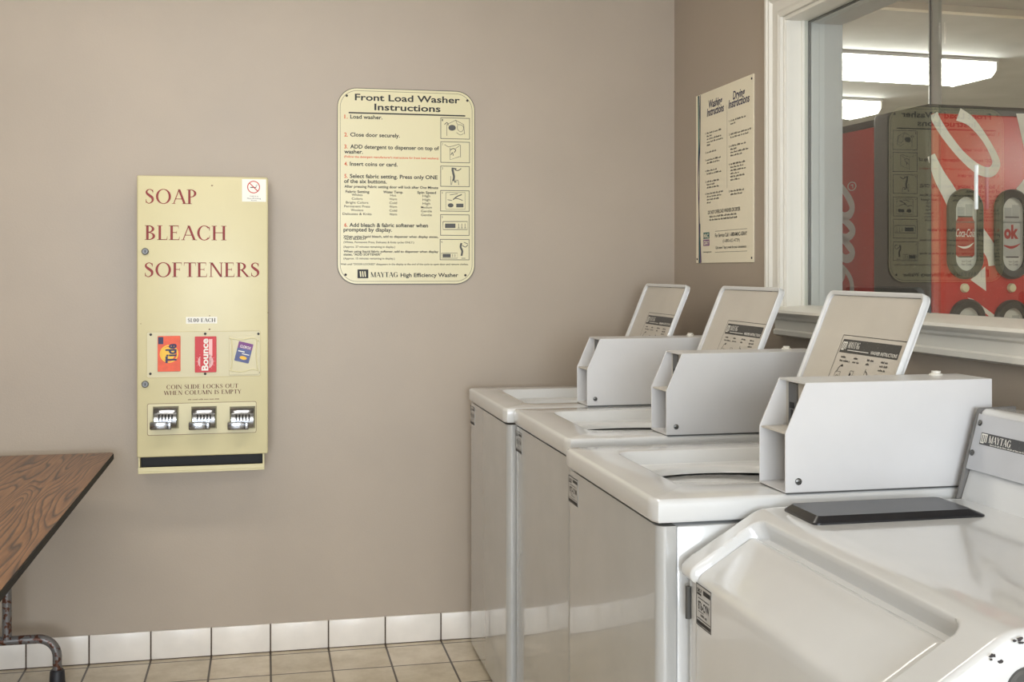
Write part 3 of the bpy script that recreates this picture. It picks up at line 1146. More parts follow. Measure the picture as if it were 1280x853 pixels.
def resample(pr, step):
    d = [0]
    for i in range(1, len(pr)):
        d.append(d[-1] + math.hypot(pr[i][0] - pr[i - 1][0], pr[i][1] - pr[i - 1][1]))
    n = int(d[-1] / step)
    o = []
    for k in range(n + 1):
        s = d[-1] * k / n
        i = max(j for j in range(len(d)) if d[j] <= s + 1e-9)
        i = min(i, len(pr) - 2)
        t = (s - d[i]) / (d[i + 1] - d[i])
        o.append((pr[i][0] + (pr[i + 1][0] - pr[i][0]) * t, pr[i][1] + (pr[i + 1][1] - pr[i][1]) * t))
    return o


def sstep(a, b_, x):
    t = max(0, min(1, (x - a) / (b_ - a)))
    return t * t * (3 - 2 * t)


pp = resample(PR, .003)
# smooth the profile a little
for _ in range(5):
    pp = [pp[0]] + [((pp[i - 1][0] + pp[i][0] * 2 + pp[i + 1][0]) / 4, (pp[i - 1][1] + pp[i][1] * 2 + pp[i + 1][1]) / 4) for i in range(1, len(pp) - 1)] + [pp[-1]]


def pnorm(i):
    a, c = pp[max(0, i - 1)], pp[min(len(pp) - 1, i + 1)]
    dx, dz = c[0] - a[0], c[1] - a[1]
    l = math.hypot(dx, dz)
    return (dz / l, -dx / l)


KN = max(range(len(pp)), key=lambda i: (pp[i][0] >= -.640, i))     # crest of the slope
cum = [0]
for i in range(1, len(pp)):
    cum.append(cum[-1] + math.hypot(pp[i][0] - pp[i - 1][0], pp[i][1] - pp[i - 1][1]))
SC = [c - cum[KN] for c in cum]          # distance down the slope from the crest


def sdist(x, y, x0, x1, y0, y1, r):
    """signed distance inside a rounded rectangle, positive inside"""
    cx, cy, hx, hy = (x0 + x1) / 2, (y0 + y1) / 2, (x1 - x0) / 2 - r, (y1 - y0) / 2 - r
    dx, dy = abs(x - cx) - hx, abs(y - cy) - hy
    return r - (math.hypot(max(dx, 0), max(dy, 0)) + min(max(dx, dy), 0))


KC = next(i for i in range(len(pp)) if SC[i] > .132)
NC = pnorm(KC)
RY_F, RY_N, RS = -2.232, -2.852, .018       # recess: far side, near side, start below the crest
ycols = []
nyc = 250
for k in range(nyc + 1):
    ycols.append(NY0 + (NY1 - NY0) * k / nyc)


def edge_drop(y):
    d = min(NY0 - y, y - NY1)
    r = .016
    if d >= r:
        return 0
    return r - math.sqrt(max(0, r * r - (r - d) ** 2))


rows = []
for i, (x, z) in enumerate(pp):
    nx, nz = pnorm(i)
    row = []
    for y in ycols:
        s = SC[i]
        dd = sdist(s, y, RS, 2.0, RY_N, RY_F + (.010 * (1 - sstep(0, .15, s))), .03)
        tt = sstep(-.001, .009, dd)
        h = -.033 * tt
        # soft dish in the flat top
        h += -.012 * sstep(.12, -.02, math.hypot((x + .30) / 1.0, (y + 2.80) / 1.2) - .10) * (1 if x > -.6 else sstep(-.64, -.6, x))
        h -= edge_drop(y)
        if i <= KC:
            row.append((x + nx * h, y, z + nz * h))
        else:
            cxx, czz = pp[KC][0] - NC[0] * .033, pp[KC][1] - NC[1] * .033 - .0012 * (i - KC)
            e_ = edge_drop(y)
            row.append(((x - nx * e_) * (1 - tt) + cxx * tt, y, (z - nz * e_) * (1 - tt) + czz * tt))
    # skirts at the two ends
    row = [(x - nx * .045, NY0, z - nz * .045)] + row + [(x - nx * .045, NY1, z - nz * .045)]
    rows.append(row)
MB().grid(rows).build('top_cover', M['white'], fw, smooth=60)

# body under the cover
b = MB()
inner = [(-.10, .02), (-.10, .868), (-.585, .868), (-.742, .768), (-.742, .02)]
b.prism(inner, (0, NY0 - .004, 0), (1, 0, 0), (0, 0, 1), (0, -1, 0), NY0 - NY1 - .008)
b.build('cabinet', M['white'], fw)
for lo_, hi_ in (((-.768, -2.222, .03), (-.742, NY0 - .002, .786)), ((-.768, NY1 + .002, .03), (-.742, RY_N - .012, .786))):
    MB().box(lo_, hi_, .004, 2).build('corner_post', M['white'], fw)
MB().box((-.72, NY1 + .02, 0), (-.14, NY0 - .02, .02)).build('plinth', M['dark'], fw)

# door: sloping pillow that turns down into the vertical front
DP = [p for i, p in enumerate(pp) if SC[i] >= RS + .019]
DS = [SC[i] for i in range(len(pp)) if SC[i] >= RS + .019]
DN = [pnorm(i) for i in range(len(pp)) if SC[i] >= RS + .019]
# cut where the slope turns and continue downwards
k_end = next(i for i, p in enumerate(DP) if p[0] <= -.778)
DPATH = [(p[0] + n[0] * -.0165, p[1] + n[1] * -.0165) for p, n in zip(DP[:k_end], DN[:k_end])]
lx, lz = DPATH[-1]
DPATH += [(lx - .0060, lz - .006), (lx - .0095, lz - .015), (lx - .0105, lz - .030), (lx - .0105, .05)]
DPATH = DPATH[:k_end + 4]
fine = [DPATH[0]]
for i in range(1, len(DPATH)):
    fine.append(DPATH[i])
dy = []
ND = 120
D0, D1 = -2.2365, -2.834
for k in range(ND + 1):
    dy.append(D0 + (D1 - D0) * k / ND)
rows = []
sacc = 0
for i, (x, z) in enumerate(fine):
    if i:
        sacc += math.hypot(x - fine[i - 1][0], z - fine[i - 1][1])
    a, c = fine[max(0, i - 1)], fine[min(len(fine) - 1, i + 1)]
    dx, dz = c[0] - a[0], c[1] - a[1]
    l = math.hypot(dx, dz)
    n_ = (dz / l, -dx / l)
    row = []
    for y in dy:
        e = min(sacc, (y - D1) * 1.0)
        r = .016
        drop = 0 if e > r else r - math.sqrt(max(0, r * r - (r - max(e, 0)) ** 2))
        bul = .007 * math.sin(math.pi * min(1, max(0, (D0 - y) / (D0 - D1)))) * sstep(0, .05, sacc)
        row.append((x + n_[0] * (bul - drop), y, z + n_[1] * (bul - drop)))
    row = [(x - n_[0] * .014, D0, z - n_[1] * .014)] + row + [(x - n_[0] * .014, D1, z - n_[1] * .014)]
    rows.append(row)
door = MB()
door.grid(rows)
door = door.build('door', M['white'], fw, smooth=60)
XD = lx - .0105
p0, p1 = at(0, XD, 867, 724), at(0, XD, 891, 743)
p2 = at(0, XD, 867, 775)
sticker(door, XD - .0022, min(p0.y, D0 - .004), p1.y, p2.z, p0.z, '8T6-CYW')
h0_, h1_ = at(0, -.772, 860, 733), at(0, -.772, 860, 773)
b = MB()
b.tube([(-.772, h0_.y - .002, h1_.z), (-.772, h0_.y - .002, h0_.z)], .0055, 12)
hg = b.build('door_hinge', M['grayink'], fw)

# dispenser flap, black plastic with chamfered edge
c = [at(2, .914, 986, 637), at(2, .928, 1043, 625), at(2, .928, 1169, 621), at(2, .914, 1217, 641), at(2, .914, 1012, 655)]
b = MB()
fl = rrect(-.605, -2.343, -.275, -2.212, .012, 5)
fin = rrect(-.594, -2.334, -.300, -2.223, .010, 5)
q3 = lambda P, z: [(p[0] + .015 * (p[1] + 2.28), p[1], z) for p in P]
b.grid([q3(fl, .905), q3(fl, .914), q3(fin, .9245)], closed=True)
b.add(q3(fin, .9245), [tuple(range(len(fin)))])
fl_o = b.build('dispenser_flap', M['blacklid'], fw, label='black plastic dispenser flap')

# console along the back, with a name plate
CF = at(1, NY0 - .02, 1197, 615)
CB0 = Vector((-.222, 0, .911))
cprof = [(-.222, .908), (-.194, .990), (-.177, 1.074), (-.170, 1.080), (-.115, 1.080), (-.10, 1.06), (-.10, .908)]
cy0, cy1 = NY0 - .008, NY1 + .01
b = MB()
b.prism(cprof, (0, cy0, 0), (1, 0, 0), (0, 0, 1), (0, -1, 0), cy0 - cy1, .002, 1)
con = b.build('console', M['white'], fw)
cdir = Vector((-.177 + .222, 0, 1.074 - .908)).normalized()
cn = Vector((-cdir.z, 0, cdir.x))
CO = Vector((-.222, cy0 - .0005, .908)) + cn * .001
CL = (cy0 - cy1) - .001
ca = Vector((0, -1, 0))
b = MB()
b.prism(rect(0, .060, CL, .168), CO, ca, cdir, cn, .004, .0008, 1)
b.build('console_facia', M['consolemetal'], con, label='grey metal facia of the console')
for ya in (cy0 + .008, cy1):
    b = MB()
    b.prism([(-.229, .908), (-.182, 1.081), (-.10, 1.083), (-.10, .908)], (0, ya, 0), (1, 0, 0), (0, 0, 1), (0, -1, 0), .0075, .002, 1)
    b.build('end_cap', M['capshade'], con)  # dark grey caps stand in for the shadow sliver beside the facia


def conp(u, v):
    s, c_ = math.sin(TH), math.cos(TH)
    r = (u - 640) / F
    d = Vector((s + r * c_, c_ - r * s, -(v - YH) / F))
    P0 = CO + cn * .005
    t = (P0 - CAM).dot(cn) / d.dot(cn)
    q = CAM + d * t - P0
    return q.dot(ca), q.dot(cdir)


for u, v in ((1224.7, 528.7), (1214.7, 565.9)):
    pa, pb = conp(u, v)
    b = MB()
    b.lathe([(.0058, 0), (.0058, .0015), (.003, .003), (0, .003)], CO + ca * pa + cdir * pb + cn * .004, cn, 18)
    b.build('screw', M['screw'], con)
pa0, pb1 = conp(1227, 540.5)
_, pb0 = conp(1227, 556)
CZ = CO + cn * .0042
b = MB()
b.prism(rect(pa0, pb0, min(pa0 + .42, CL - .05), pb1), CZ - cn * .0003, ca, cdir, cn, .0006)
npl = b.build('name_plate', M['inkbar'], con, smooth=0, label='dark name plate with white lettering')
b = flatmb()
hh = pb1 - pb0
CZ2 = CZ + cn * .0006
maytag_logo(b, hh * .8, CZ2 + ca * (pa0 + .002) + cdir * (pb0 + hh * .12), ca, cdir)
b.polys(serif_fit('MAYTAG', .066, hh * .58, .2), CZ2 + ca * (pa0 + hh + .003) + cdir * (pb0 + hh * .27), ca, cdir)
b.polys(fine_print(.10, hh * .12, 9), CZ2 + ca * (pa0 + hh + .010) + cdir * (pb0 + hh * .07), ca, cdir)
b.build('plate_lettering', M['inkwhite'], npl, smooth=0)

# paint chips and the cap on the near side
b = flatmb()
random.seed(3)


def chip(cx, cy, r):
    n = 9
    return [(cx + r * random.uniform(.5, 1.2) * math.cos(2 * math.pi * k / n) * 1.5, cy + r * random.uniform(.4, 1.1) * math.sin(2 * math.pi * k / n)) for k in range(n)]


b = MB()
for u, v, r in ((1241, 818, .0035), (1251, 825, .0028), (1268, 799, .002), (1275, 797, .003), (1277, 802, .003), (1239, 823, .0015)):
    P = at(1, NY1 - .0005, u, v)
    b = MB()
    b.prism(chip(0, 0, r), (P.x, NY1 - .0003, P.z - .002), (1, 0, 0), (0, 0, 1), (0, -1, 0), .0004)
    b.build('paint_chip', M['scuff'], fw, smooth=0, label='dark chipped paint')
P = at(1, NY1 - .004, 1287, 866)
b = MB()
b.lathe([(.030, 0), (.030, .006), (.027, .009), (.024, .009), (.022, .006), (0, .006)], (P.x, NY1 + .002, P.z), (0, -1, 0), 40)
b.build('side_cap', M['grayink'], fw)

# ------------------------------------------------------------------ soap dispenser
DX0, DX1, DYF = -1.937, -1.511, -.15
ds = thing('soap_dispenser', ((DX0 + DX1) / 2, 0, .667), 'tall cream metal soap, bleach and softener vending box on the back wall', 'soap dispenser')
b = MB()
b.box((DX0 + .004, DYF + .02, .724), (DX1 - .004, 0, 1.658), .003, 2)
b.build('housing', M['creamdk'], ds)
b = MB()
b.box((DX0, DYF, .722), (DX1, DYF + .0195, 1.661), .005, 3)
dd = b.build('door', M['cream'], ds)
# delivery tray below the door
b = MB()
tx0, tx1 = DX0 + .003, DX1 - .012
b.box((tx0, DYF + .004, .667), (tx1, 0, .673), .001, 1)
b.box((tx0, DYF + .004, .673), (tx1, DYF + .010, .688), .001, 1)
b.box((tx0, DYF + .010, .673), (tx0 + .006, 0, .722), .001, 1)
b.box((tx1 - .006, DYF + .010, .673), (tx1, 0, .722), .001, 1)
b.build('delivery_tray', M['cream'], ds)
MB().box((tx0 + .006, DYF + .045, .673), (tx1 - .006, -.001, .7215)).build('tray_interior', M['dark'], ds)
UX, UZ = Vector((1, 0, 0)), Vector((0, 0, 1))


class Sheet:
    """level lettering on a plane, placed from photo pixels"""

    def __init__(self, ax, val, ex):
        self.ax, self.val, self.ex = ax, val, Vector(ex)

    def p(self, u, v):
        return at(self.ax, self.val, u, v)

    def px(self, u=0, v=0):
        P = self.p(u, v)
        return ((P - CAM).dot(Vector((math.sin(TH), math.cos(TH), 0)))) / F

    def sans(self, b, s, u0, u1, v, cap, bold=.0, shear=0):
        A, B = self.p(u0, v), self.p(u1, v)
        w_ = (B - A).dot(self.ex)
        b.mesh2d(sans_fit(s, w_, cap * self.px(u0, v), bold, shear), A, self.ex, UZ)

    def serif(self, b, s, u0, u1, v, cap, T=.145):
        A, B = self.p(u0, v), self.p(u1, v)
        b.polys(serif_fit(s, (B - A).dot(self.ex), cap * self.px(u0, v), T), A, self.ex, UZ)

    def polys(self, b, ps):
        for p in ps:
            b.add([self.p(*q) for q in p], [tuple(range(len(p)))])

    def rect(self, b, u0, v0, u1, v1):
        A, B, C_ = self.p(u0, v0), self.p(u1, v0), self.p(u0, v1)
        b.polys([rect(0, 0, (B - A).dot(self.ex), A.z - C_.z)], (A.x, A.y, C_.z), self.ex, UZ)

    def frame(self, b, u0, v0, u1, v1, t):
        A, B, C_ = self.p(u0, v0), self.p(u1, v0), self.p(u0, v1)
        w_, h_ = (B - A).dot(self.ex), A.z - C_.z
        t *= self.px(u0, v0)
        b.polys(ring(rect(0, 0, w_, h_), rect(t, t, w_ - t, h_ - t)), (A.x, A.y, C_.z), self.ex, UZ)


SD = Sheet(1, DYF - .0005, UX)
for s_, ua_, ub_, v_ in (('SOAP', 181, 247.5, 254.5), ('BLEACH', 181, 284, 300), ('SOFTENERS', 180, 326, 346.5)):
    b = flatmb()
    SD.serif(b, s_, ua_, ub_, v_, 18.2)
    b.build('red_word', M['darkred'], dd, smooth=0, label='large dark red word ' + s_)
b = flatmb()
SD.serif(b, 'COIN SLIDE LOCKS OUT', 208, 298, 486.8, 5.2, .18)
SD.serif(b, 'WHEN COLUMN IS EMPTY', 205, 302, 494.2, 5.2, .18)
b.polys(fine_print(.102, .004, 4), SD.p(235, 500.5), UX, UZ)
b.build('brown_lettering', M['brownink'], dd, smooth=0)
# price sticker
b = MB()
P, Q = SD.p(232.5, 396.5), SD.p(271.5, 404.5)
b.box((P.x, DYF - .0008, Q.z), (Q.x, DYF + .001, P.z))
ps_ = b.build('price_sticker', M['inkwhite'], dd, smooth=0, label='white price strip')
b = flatmb()
SP = Sheet(1, DYF - .0012, UX)
SP.serif(b, '$1.00 EACH', 234.5, 269.5, 403, 4.8, .2)
b.build('sticker_print', M['black'], ps_, smooth=0)
# no smoking sticker
P, Q = SD.p(302.5, 224), SD.p(332.5, 252.5)
b = MB()
b.box((P.x, DYF - .0008, Q.z), (Q.x, DYF + .001, P.z))
ns = b.build('no_smoking_sticker', M['inkwhite'], dd, smooth=0, label='small white no smoking sticker')
b = flatmb()
C0 = SP.p(317, 234)
k = SP.px(317, 234)
b.polys(arcband(0, 0, 7.8 * k, 7.8 * k, 0, 360, 1.1 * k, 1.1 * k, 30) + band([(-5.2 * k, 5.2 * k), (5.2 * k, -5.2 * k)], 1.1 * k, 1, False), C0, UX, UZ)
b.build('prohibition_ring', M['red'], ns, smooth=0)
b = flatmb()
b.polys([rect(-4 * k, -1 * k, 3 * k, .2 * k)], C0 + Vector((0, .0002, 0)), UX, UZ)
b.build('cigarette', M['grayink'], ns, smooth=0)
b = flatmb()
b.polys(band([(3.5 * k, 0), (3 * k, 2 * k), (5 * k, 3 * k)], .5 * k), C0 + Vector((0, .0002, 0)), UX, UZ)
b.build('smoke_curl', M['grayink'], ns, smooth=0)
b = flatmb()
SP.sans(b, 'THIS IS A', 312, 323, 246.2, 1.6)
SP.sans(b, 'Non-Smoking', 309, 326, 248.8, 1.7)
SP.sans(b, 'Room', 314, 321, 251.2, 1.5)
b.build('sticker_print', M['grayink'], ns, smooth=0)
# locks on the left edge
for u, v in ((181.5, 314.5), (181.5, 480.5)):
    P = SD.p(u, v)
    b = MB()
    b.lathe([(.0115, 0), (.0115, .004), (.009, .007), (.0055, .007), (.005, .005), (0, .005)], (P.x, DYF, P.z), (0, -1, 0), 24)
    lk = b.build('door_lock', M['steel'], dd)
    MB().box((P.x - .0012, DYF - .0066, P.z - .004), (P.x + .0012, DYF - .0048, P.z + .004)).build('keyway', M['dark'], ds)
# small chips in the paint
b = MB()
for u, v, r in ((265, 232, .004), (262, 395, .003), (335, 391, .002), (176, 405, .002), (262, 412, .0035)):
    P = SD.p(u, v)
    b = MB()
    b.prism(chip(0, 0, r * .7), (P.x, DYF - .0002, P.z), UX, UZ, (0, -1, 0), .0003)
    b.build('paint_chip', M['brownink'], dd, smooth=0)

# sample window
A, B = SD.p(183, 415), SD.p(326, 470.5)
b = MB()
ox = rrect(A.x, B.z, B.x, A.z, .006, 4)
ix = rrect(A.x + .0018, B.z + .0018, B.x - .0018, A.z - .0018, .005, 4)
for rg in ring(ox, ix):
    b.add([(p[0], DYF - .0006, p[1]) for p in rg], [(0, 1, 2, 3)])
swf = MB()
swf.prism(rrect(A.x, B.z, B.x, A.z, .006, 4), (0, DYF, 0), UX, UZ, (0, -1, 0), .0004)
sw = swf.build('sample_window', M['plastic'], dd, label='clear panel showing the sample packets')
b.build('window_outline', M['creamdk'], sw, smooth=0)
for u, v in ((188.5, 418.5), (256.5, 417.5), (323, 417.5), (188, 467.5), (256.5, 467.5), (323, 466)):
    P = SD.p(u, v)
    b = MB()
    b.lathe([(.0042, 0), (.0042, .0016), (.002, .003), (0, .003)], (P.x, DYF - .0004, P.z), (0, -1, 0), 14)
    b.build('screw', M['scuff'], sw)
SW = Sheet(1, DYF - .0046, UX)


def packet(name, u0, v0, u1, v1, m, th=.0035, rot=0, label=None):
    A, B = SW.p(u0, v0), SW.p(u1, v1)
    cx, cz = (A.x + B.x) / 2, (A.z + B.z) / 2
    wv, hv = (B.x - A.x) / 2, (A.z - B.z) / 2
    b = MB()
    c_, s_ = math.cos(rot), math.sin(rot)
    b.prism(rrect(-wv, -hv, wv, hv, .002, 2), (cx, DYF - .0006, cz), (c_, 0, s_), (-s_, 0, c_), (0, -1, 0), th, .0006, 1)
    o = b.build(name, m, sw, label=label)
    return o, Vector((cx, DYF - .0008 - th, cz)), Vector((c_, 0, s_)), Vector((-s_, 0, c_)), wv, hv


o, O, ex, ey, wv, hv = packet('detergent_packet', 197, 420.5, 225.5, 464.5, M['orangepk'], label='orange detergent box')
b = flatmb()
b.polys(arcband(0, .0, wv * .82, wv * .82, 0, 360, wv * .12, wv * .12) + [ell(-wv * .1, 0, wv * .62, wv * .62)], O, ex, ey)
b.build('packet_rings', M['yellow'], o, smooth=0)
b = flatmb()
up, lf = ey, -ex
b.mesh2d(sans_fit('Tide', hv * 1.08, wv * .95, .035, .0), O + Vector((0, -.0002, 0)) + ex * wv * .62 - ey * hv * .52, (ey + ex * .0), -ex)
b.polys([rect(-wv * .95, hv * .55, -wv * .5, hv * .95)], O + Vector((0, -.0002, 0)), ex, ey)
b.build('packet_lettering', M['navy'], o, smooth=0)
o, O, ex, ey, wv, hv = packet('dryer_sheet_packet', 243.5, 421, 270.5, 465.5, M['redpk'], label='red dryer sheet box')
b = flatmb()
ps = []
for i in range(14):
    a = 2 * math.pi * i / 14
    ps.append([(.0 + .2 * wv * math.cos(a - .2), -hv * .35 + .2 * wv * math.sin(a - .2)), (.98 * wv * math.cos(a), -hv * .40 + .95 * wv * math.sin(a)), (.2 * wv * math.cos(a + .2), -hv * .35 + .2 * wv * math.sin(a + .2))])
ps += [ell(0, -hv * .40, wv * .72, wv * .72, 16), rect(wv * .25, -hv * .1, wv * .62, hv * .85)]
b.polys(ps, O, ex, ey)
b.build('packet_burst', M['pink'], o, smooth=0)
b = flatmb()
b.polys([rect(-wv * .50, -hv * .93, wv * .30, hv * .9)], O + Vector((0, -.0001, 0)), ex, ey)
b.build('packet_red_band', M['redpk'], o, smooth=0)  # plain red band behind the lettering
b = flatmb()
b.mesh2d(sans_fit('Bounce', hv * 1.78, wv * .62, .03), O + Vector((0, -.0003, 0)) + ex * wv * .22 - ey * hv * .9, ey, -ex)
b.build('packet_lettering', M['inkwhite'], o, smooth=0)
o, O, ex, ey, wv, hv = packet('softener_bag', 286.5, 420, 324, 468.5, M['plastic'], .003, label='clear creased plastic bag')
b = MB()
for pth in ([(-wv, hv * .9), (-wv * .3, hv * .8), (wv * .6, hv * .88), (wv, hv * .7)], [(-wv, -hv * .75), (-wv * .2, -hv * .85), (wv * .5, -hv * .72), (wv * .95, -hv * .8)],
            [(-wv * .85, hv * .85), (-wv * .78, 0), (-wv * .88, -hv * .8)], [(wv * .85, hv * .8), (wv * .80, 0), (wv * .9, -hv * .75)]):
    b.tube([O + ex * p[0] + ey * p[1] + Vector((0, .0003, 0)) for p in catmull(pth, 6)], .0022, 8)
b.build('bag_crease', M['signbase'], o)
o2, O, ex, ey, wv, hv = packet('bleach_packet', 295.5, 428.5, 314, 453, M['bluepk'], .0045, R(-14), label='blue and purple bleach packet')
b = flatmb()
b.mesh2d(sans_fit('CLOROX', wv * 1.5, hv * .28, .02), O - ex * wv * .7 + ey * hv * .42, ex, ey)
b.polys([rect(-wv * .8, hv * .0, wv * .1, hv * .1), rect(-wv * .2, -hv * .2, wv * .8, -hv * .12)], O, ex, ey)
b.build('packet_lettering', M['inkwhite'], o2, smooth=0)
b = flatmb()
b.polys([ell(wv * .1, -hv * .55, wv * .5, hv * .18, 16)], O, ex, ey)
b.build('packet_spot', M['yellow'], o2, smooth=0)
b = flatmb()
b.polys([rect(-wv, hv * .35, wv, hv)], O + Vector((0, .0001, 0)), ex, ey)
b.build('packet_band', M['purple'], o2, smooth=0)

# coin slide plate with three chrome coin slides
A, B = SD.p(184, 505), SD.p(320.5, 541)
b = flatmb()
ox = rrect(A.x, B.z, B.x, A.z, .006, 4)
ix = rrect(A.x + .0014, B.z + .0014, B.x - .0014, A.z - .0014, .005, 4)
for rg in ring(ox, ix):
    b.add([(p[0], DYF - .0006, p[1]) for p in rg], [(0, 1, 2, 3)])
MB_ = MB()
MB_.prism(ox, (0, DYF, 0), UX, UZ, (0, -1, 0), .0004)
cp = MB_.build('coin_slide_plate', M['cream'], dd)
b.build('plate_outline', M['brownink'], cp, smooth=0)


def coin_slide(u0, u1, v0, v1):
    A, B = SD.p(u0, v0), SD.p(u1, v1)
    x0, x1, z0, z1 = A.x, B.x, B.z, A.z
    W_, H_ = x1 - x0, z1 - z0
    b = MB()
    # rounded chrome housing, bulging outwards, open mouth
    rows = []
    for i in range(13):
        t = i / 12
        z = z0 + H_ * t
        d = .012 + .022 * math.sin(math.pi * min(1, (1 - t) * .75 + .05)) ** 1.2
        if i in (0, 12):
            d = .004
        rows.append([(x0, DYF, z), (x0 + .002, DYF - d * .8, z), (x0 + .006, DYF - d, z), (x1 - .006, DYF - d, z), (x1 - .002, DYF - d * .8, z), (x1, DYF, z)])
    b.grid(rows)
    for rw in (rows[0], rows[-1]):
        b.add(rw, [tuple(range(6))])
    hs = b.build('coin_slide', M['chrome'], cp, smooth=50)
    b = MB()
    for k in range(5):
        xs = x0 + W_ * (.24 + .125 * k)
        b.box((xs, DYF - .0345, z0 + H_ * .40), (xs + W_ * .055, DYF - .024, z0 + H_ * .68), .001, 1)
    b.build('coin_slot', M['dark'], hs)
    b = MB()
    b.box((x0 - .006, DYF - .050, z0 + .002), (x1 - W_ * .40, DYF - .026, z0 + H_ * .38), .004, 2)
    b.box((x1 - W_ * .42, DYF - .044, z0 + .001), (x1 - W_ * .25, DYF - .026, z0 + H_ * .34), .003, 2)
    b.build('push_handle', M['chrome'], hs)


for u0, u1 in ((191, 223.5), (239, 271), (287, 319)):
    coin_slide(u0, u1, 508.5, 535.5)

# ------------------------------------------------------------------ front load instruction sign
SG = Sheet(1, -.0046, UX)
sx0, sx1, sz0, sz1 = -1.269, -.771, 1.295, 1.998
sg = thing('instruction_sign', ((sx0 + sx1) / 2, 0, sz0), 'cream rounded sign with front load washer instructions on the back wall', 'sign')
b = MB()
b.prism(rrect(sx0, sz0, sx1, sz1, .07, 12), (0, 0, 0), UX, UZ, (0, -1, 0), .004, .001, 1)
b.build('sign_panel', M['signbase'], sg)
b = flatmb()
i1, i2 = .0095, .0108
for rg in ring(rrect(sx0 + i1, sz0 + i1, sx1 - i1, sz1 - i1, .0605, 12), rrect(sx0 + i2, sz0 + i2, sx1 - i2, sz1 - i2, .0592, 12)):
    b.add([(p[0], -.0044, p[1]) for p in rg], [(0, 1, 2, 3)])
for rg in ring(rrect(sx0 - .0005, sz0 - .0005, sx1 + .0005, sz1 + .0005, .07, 12), rrect(sx0 + .0018, sz0 + .0018, sx1 - .0018, sz1 - .0018, .068, 12)):
    b.add([(p[0], -.0042, p[1]) for p in rg], [(0, 1, 2, 3)])
b.build('border_line', M['grayink'], sg, smooth=0)
for u, v in ((433.4, 119.6), (584.2, 125.8), (432, 343.6), (581.8, 344.3)):
    P = SG.p(u, v)
    b = MB()
    b.lathe([(.0045, 0), (.0042, .0015), (0, .003)], (P.x, -.004, P.z), (0, -1, 0), 14)
    b.build('screw', M['scuff'], sg)
b = flatmb()
BD = .022
SG.sans(b, 'Front Load Washer', 443.6, 574.8, 125.2, 8.4, .02)
SG.sans(b, 'Instructions', 468, 550.6, 137.6, 8.4, .02)
SG.rect(b, 435.8, 140.0, 581.6, 141.7)
b.build('heading', M['black'], sg, smooth=0)
b = flatmb()
SG.sans(b, 'Load washer.', 437.8, 478, 148.1, 5, BD)
SG.sans(b, 'Close door securely.', 437.8, 499.8, 170.5, 5, BD)
SG.sans(b, 'ADD detergent to dispenser on top of', 437.8, 548.7, 185.5, 5, BD)
SG.sans(b, 'washer.', 430.3, 453.7, 191.7, 5, BD)
SG.sans(b, 'Insert coins or card.', 437.3, 497, 207.1, 5, BD)
SG.sans(b, 'Select fabric setting. Press only ONE', 437.3, 547, 222.4, 5, BD)
SG.sans(b, 'of the six buttons.', 430, 483.5, 228.7, 5, BD)
SG.sans(b, 'After pressing Fabric setting door will lock after One Minute', 430.5, 547.8, 234.6, 3.4, BD)
SG.sans(b, 'Fabric Setting', 432, 461.7, 241, 3.3, BD)
SG.sans(b, 'Water Temp.', 479, 504, 241.6, 3.3, BD)
SG.sans(b, 'Spin Speed', 521.6, 545, 242.2, 3.3, BD)
cols = ((446.4, 245.0, ['Whites', 'Colors', 'Bright Colors', 'Permanent Press', 'Woolens', 'Delicates & Knits']),
        (491.5, 245.6, ['Hot', 'Warm', 'Cold', 'Warm', 'Cold', 'Warm']), (533, 246.4, ['High', 'High', 'High', 'Medium', 'Gentle', 'Gentle']))
for cu, v0, wd in cols:
    for i, s in enumerate(wd):
        hw = len(s) * 1.03 + .6
        SG.sans(b, s, cu - hw, cu + hw, v0 + 4.75 * i, 3.0, .008)
SG.sans(b, 'Add bleach & fabric softener when', 436.7, 535, 283.6, 5, BD)
SG.sans(b, 'prompted by display.', 429.4, 490, 289.4, 5, BD)
SG.sans(b, 'When using liquid bleach, add to dispenser when display states,', 429.4, 547.8, 296.9, 2.9, BD)
SG.sans(b, '"ADD BLEACH"', 429.4, 458.4, 299.8, 2.9, BD)
SG.sans(b, '(Whites, Permanent Press, Delicates & Knits cycles ONLY.)', 429.4, 517.5, 304, 2.6, .01)
SG.sans(b, '(Approx. 27 minutes remaining in display.)', 429.4, 494, 309.8, 2.6, .01)
SG.sans(b, 'When using liquid fabric softener, add to dispenser when display', 429.4, 547.8, 315.7, 2.9, BD)
SG.sans(b, 'states, "ADD SOFTENER"', 429.4, 476.5, 319.5, 2.9, BD)
SG.sans(b, '(Approx. 15 minutes remaining in display.)', 429.4, 493.4, 324.4, 2.6, .01)
SG.sans(b, 'Wait until "DOOR LOCKED" disappears in the display at the end of the cycle to open door and remove clothes.', 425.8, 585.5, 331.5, 2.5, .01)
SG.serif(b, 'MAYTAG', 463.3, 497.8, 346.6, 6.2, .2)
SG.sans(b, 'High Efficiency Washer', 500.7, 572.8, 346.4, 5, BD)
SG.rect(b, 446.9, 337, 460.4, 348)
b.build('instruction_lettering', M['black'], sg, smooth=0)
b = flatmb()
for i in range(3):
    x = 449.6 + 2.9 * i
    SG2 = Sheet(1, -.0049, UX)
    SG2.polys(b, [[(x, 339.3), (x + 1.5, 339.3), (x + 2.1, 346.2), (x + .6, 346.2)]])
b.build('logo_bars', M['signbase'], sg, smooth=0)
for s, v in (('1.', 148.1), ('2.', 170.5), ('3.', 185.5), ('4.', 207.1), ('5.', 222.4), ('6.', 283.6)):
    b = flatmb()
    SG.sans(b, s, 430.4, 434.6, v, 5, .02)
    b.build('step_number', M['orange'], sg, smooth=0)
b = flatmb()
SG.sans(b, "(Follow the detergent manufacturer's instructions for front load washers)", 430.3, 548, 197.0, 2.7, .015)
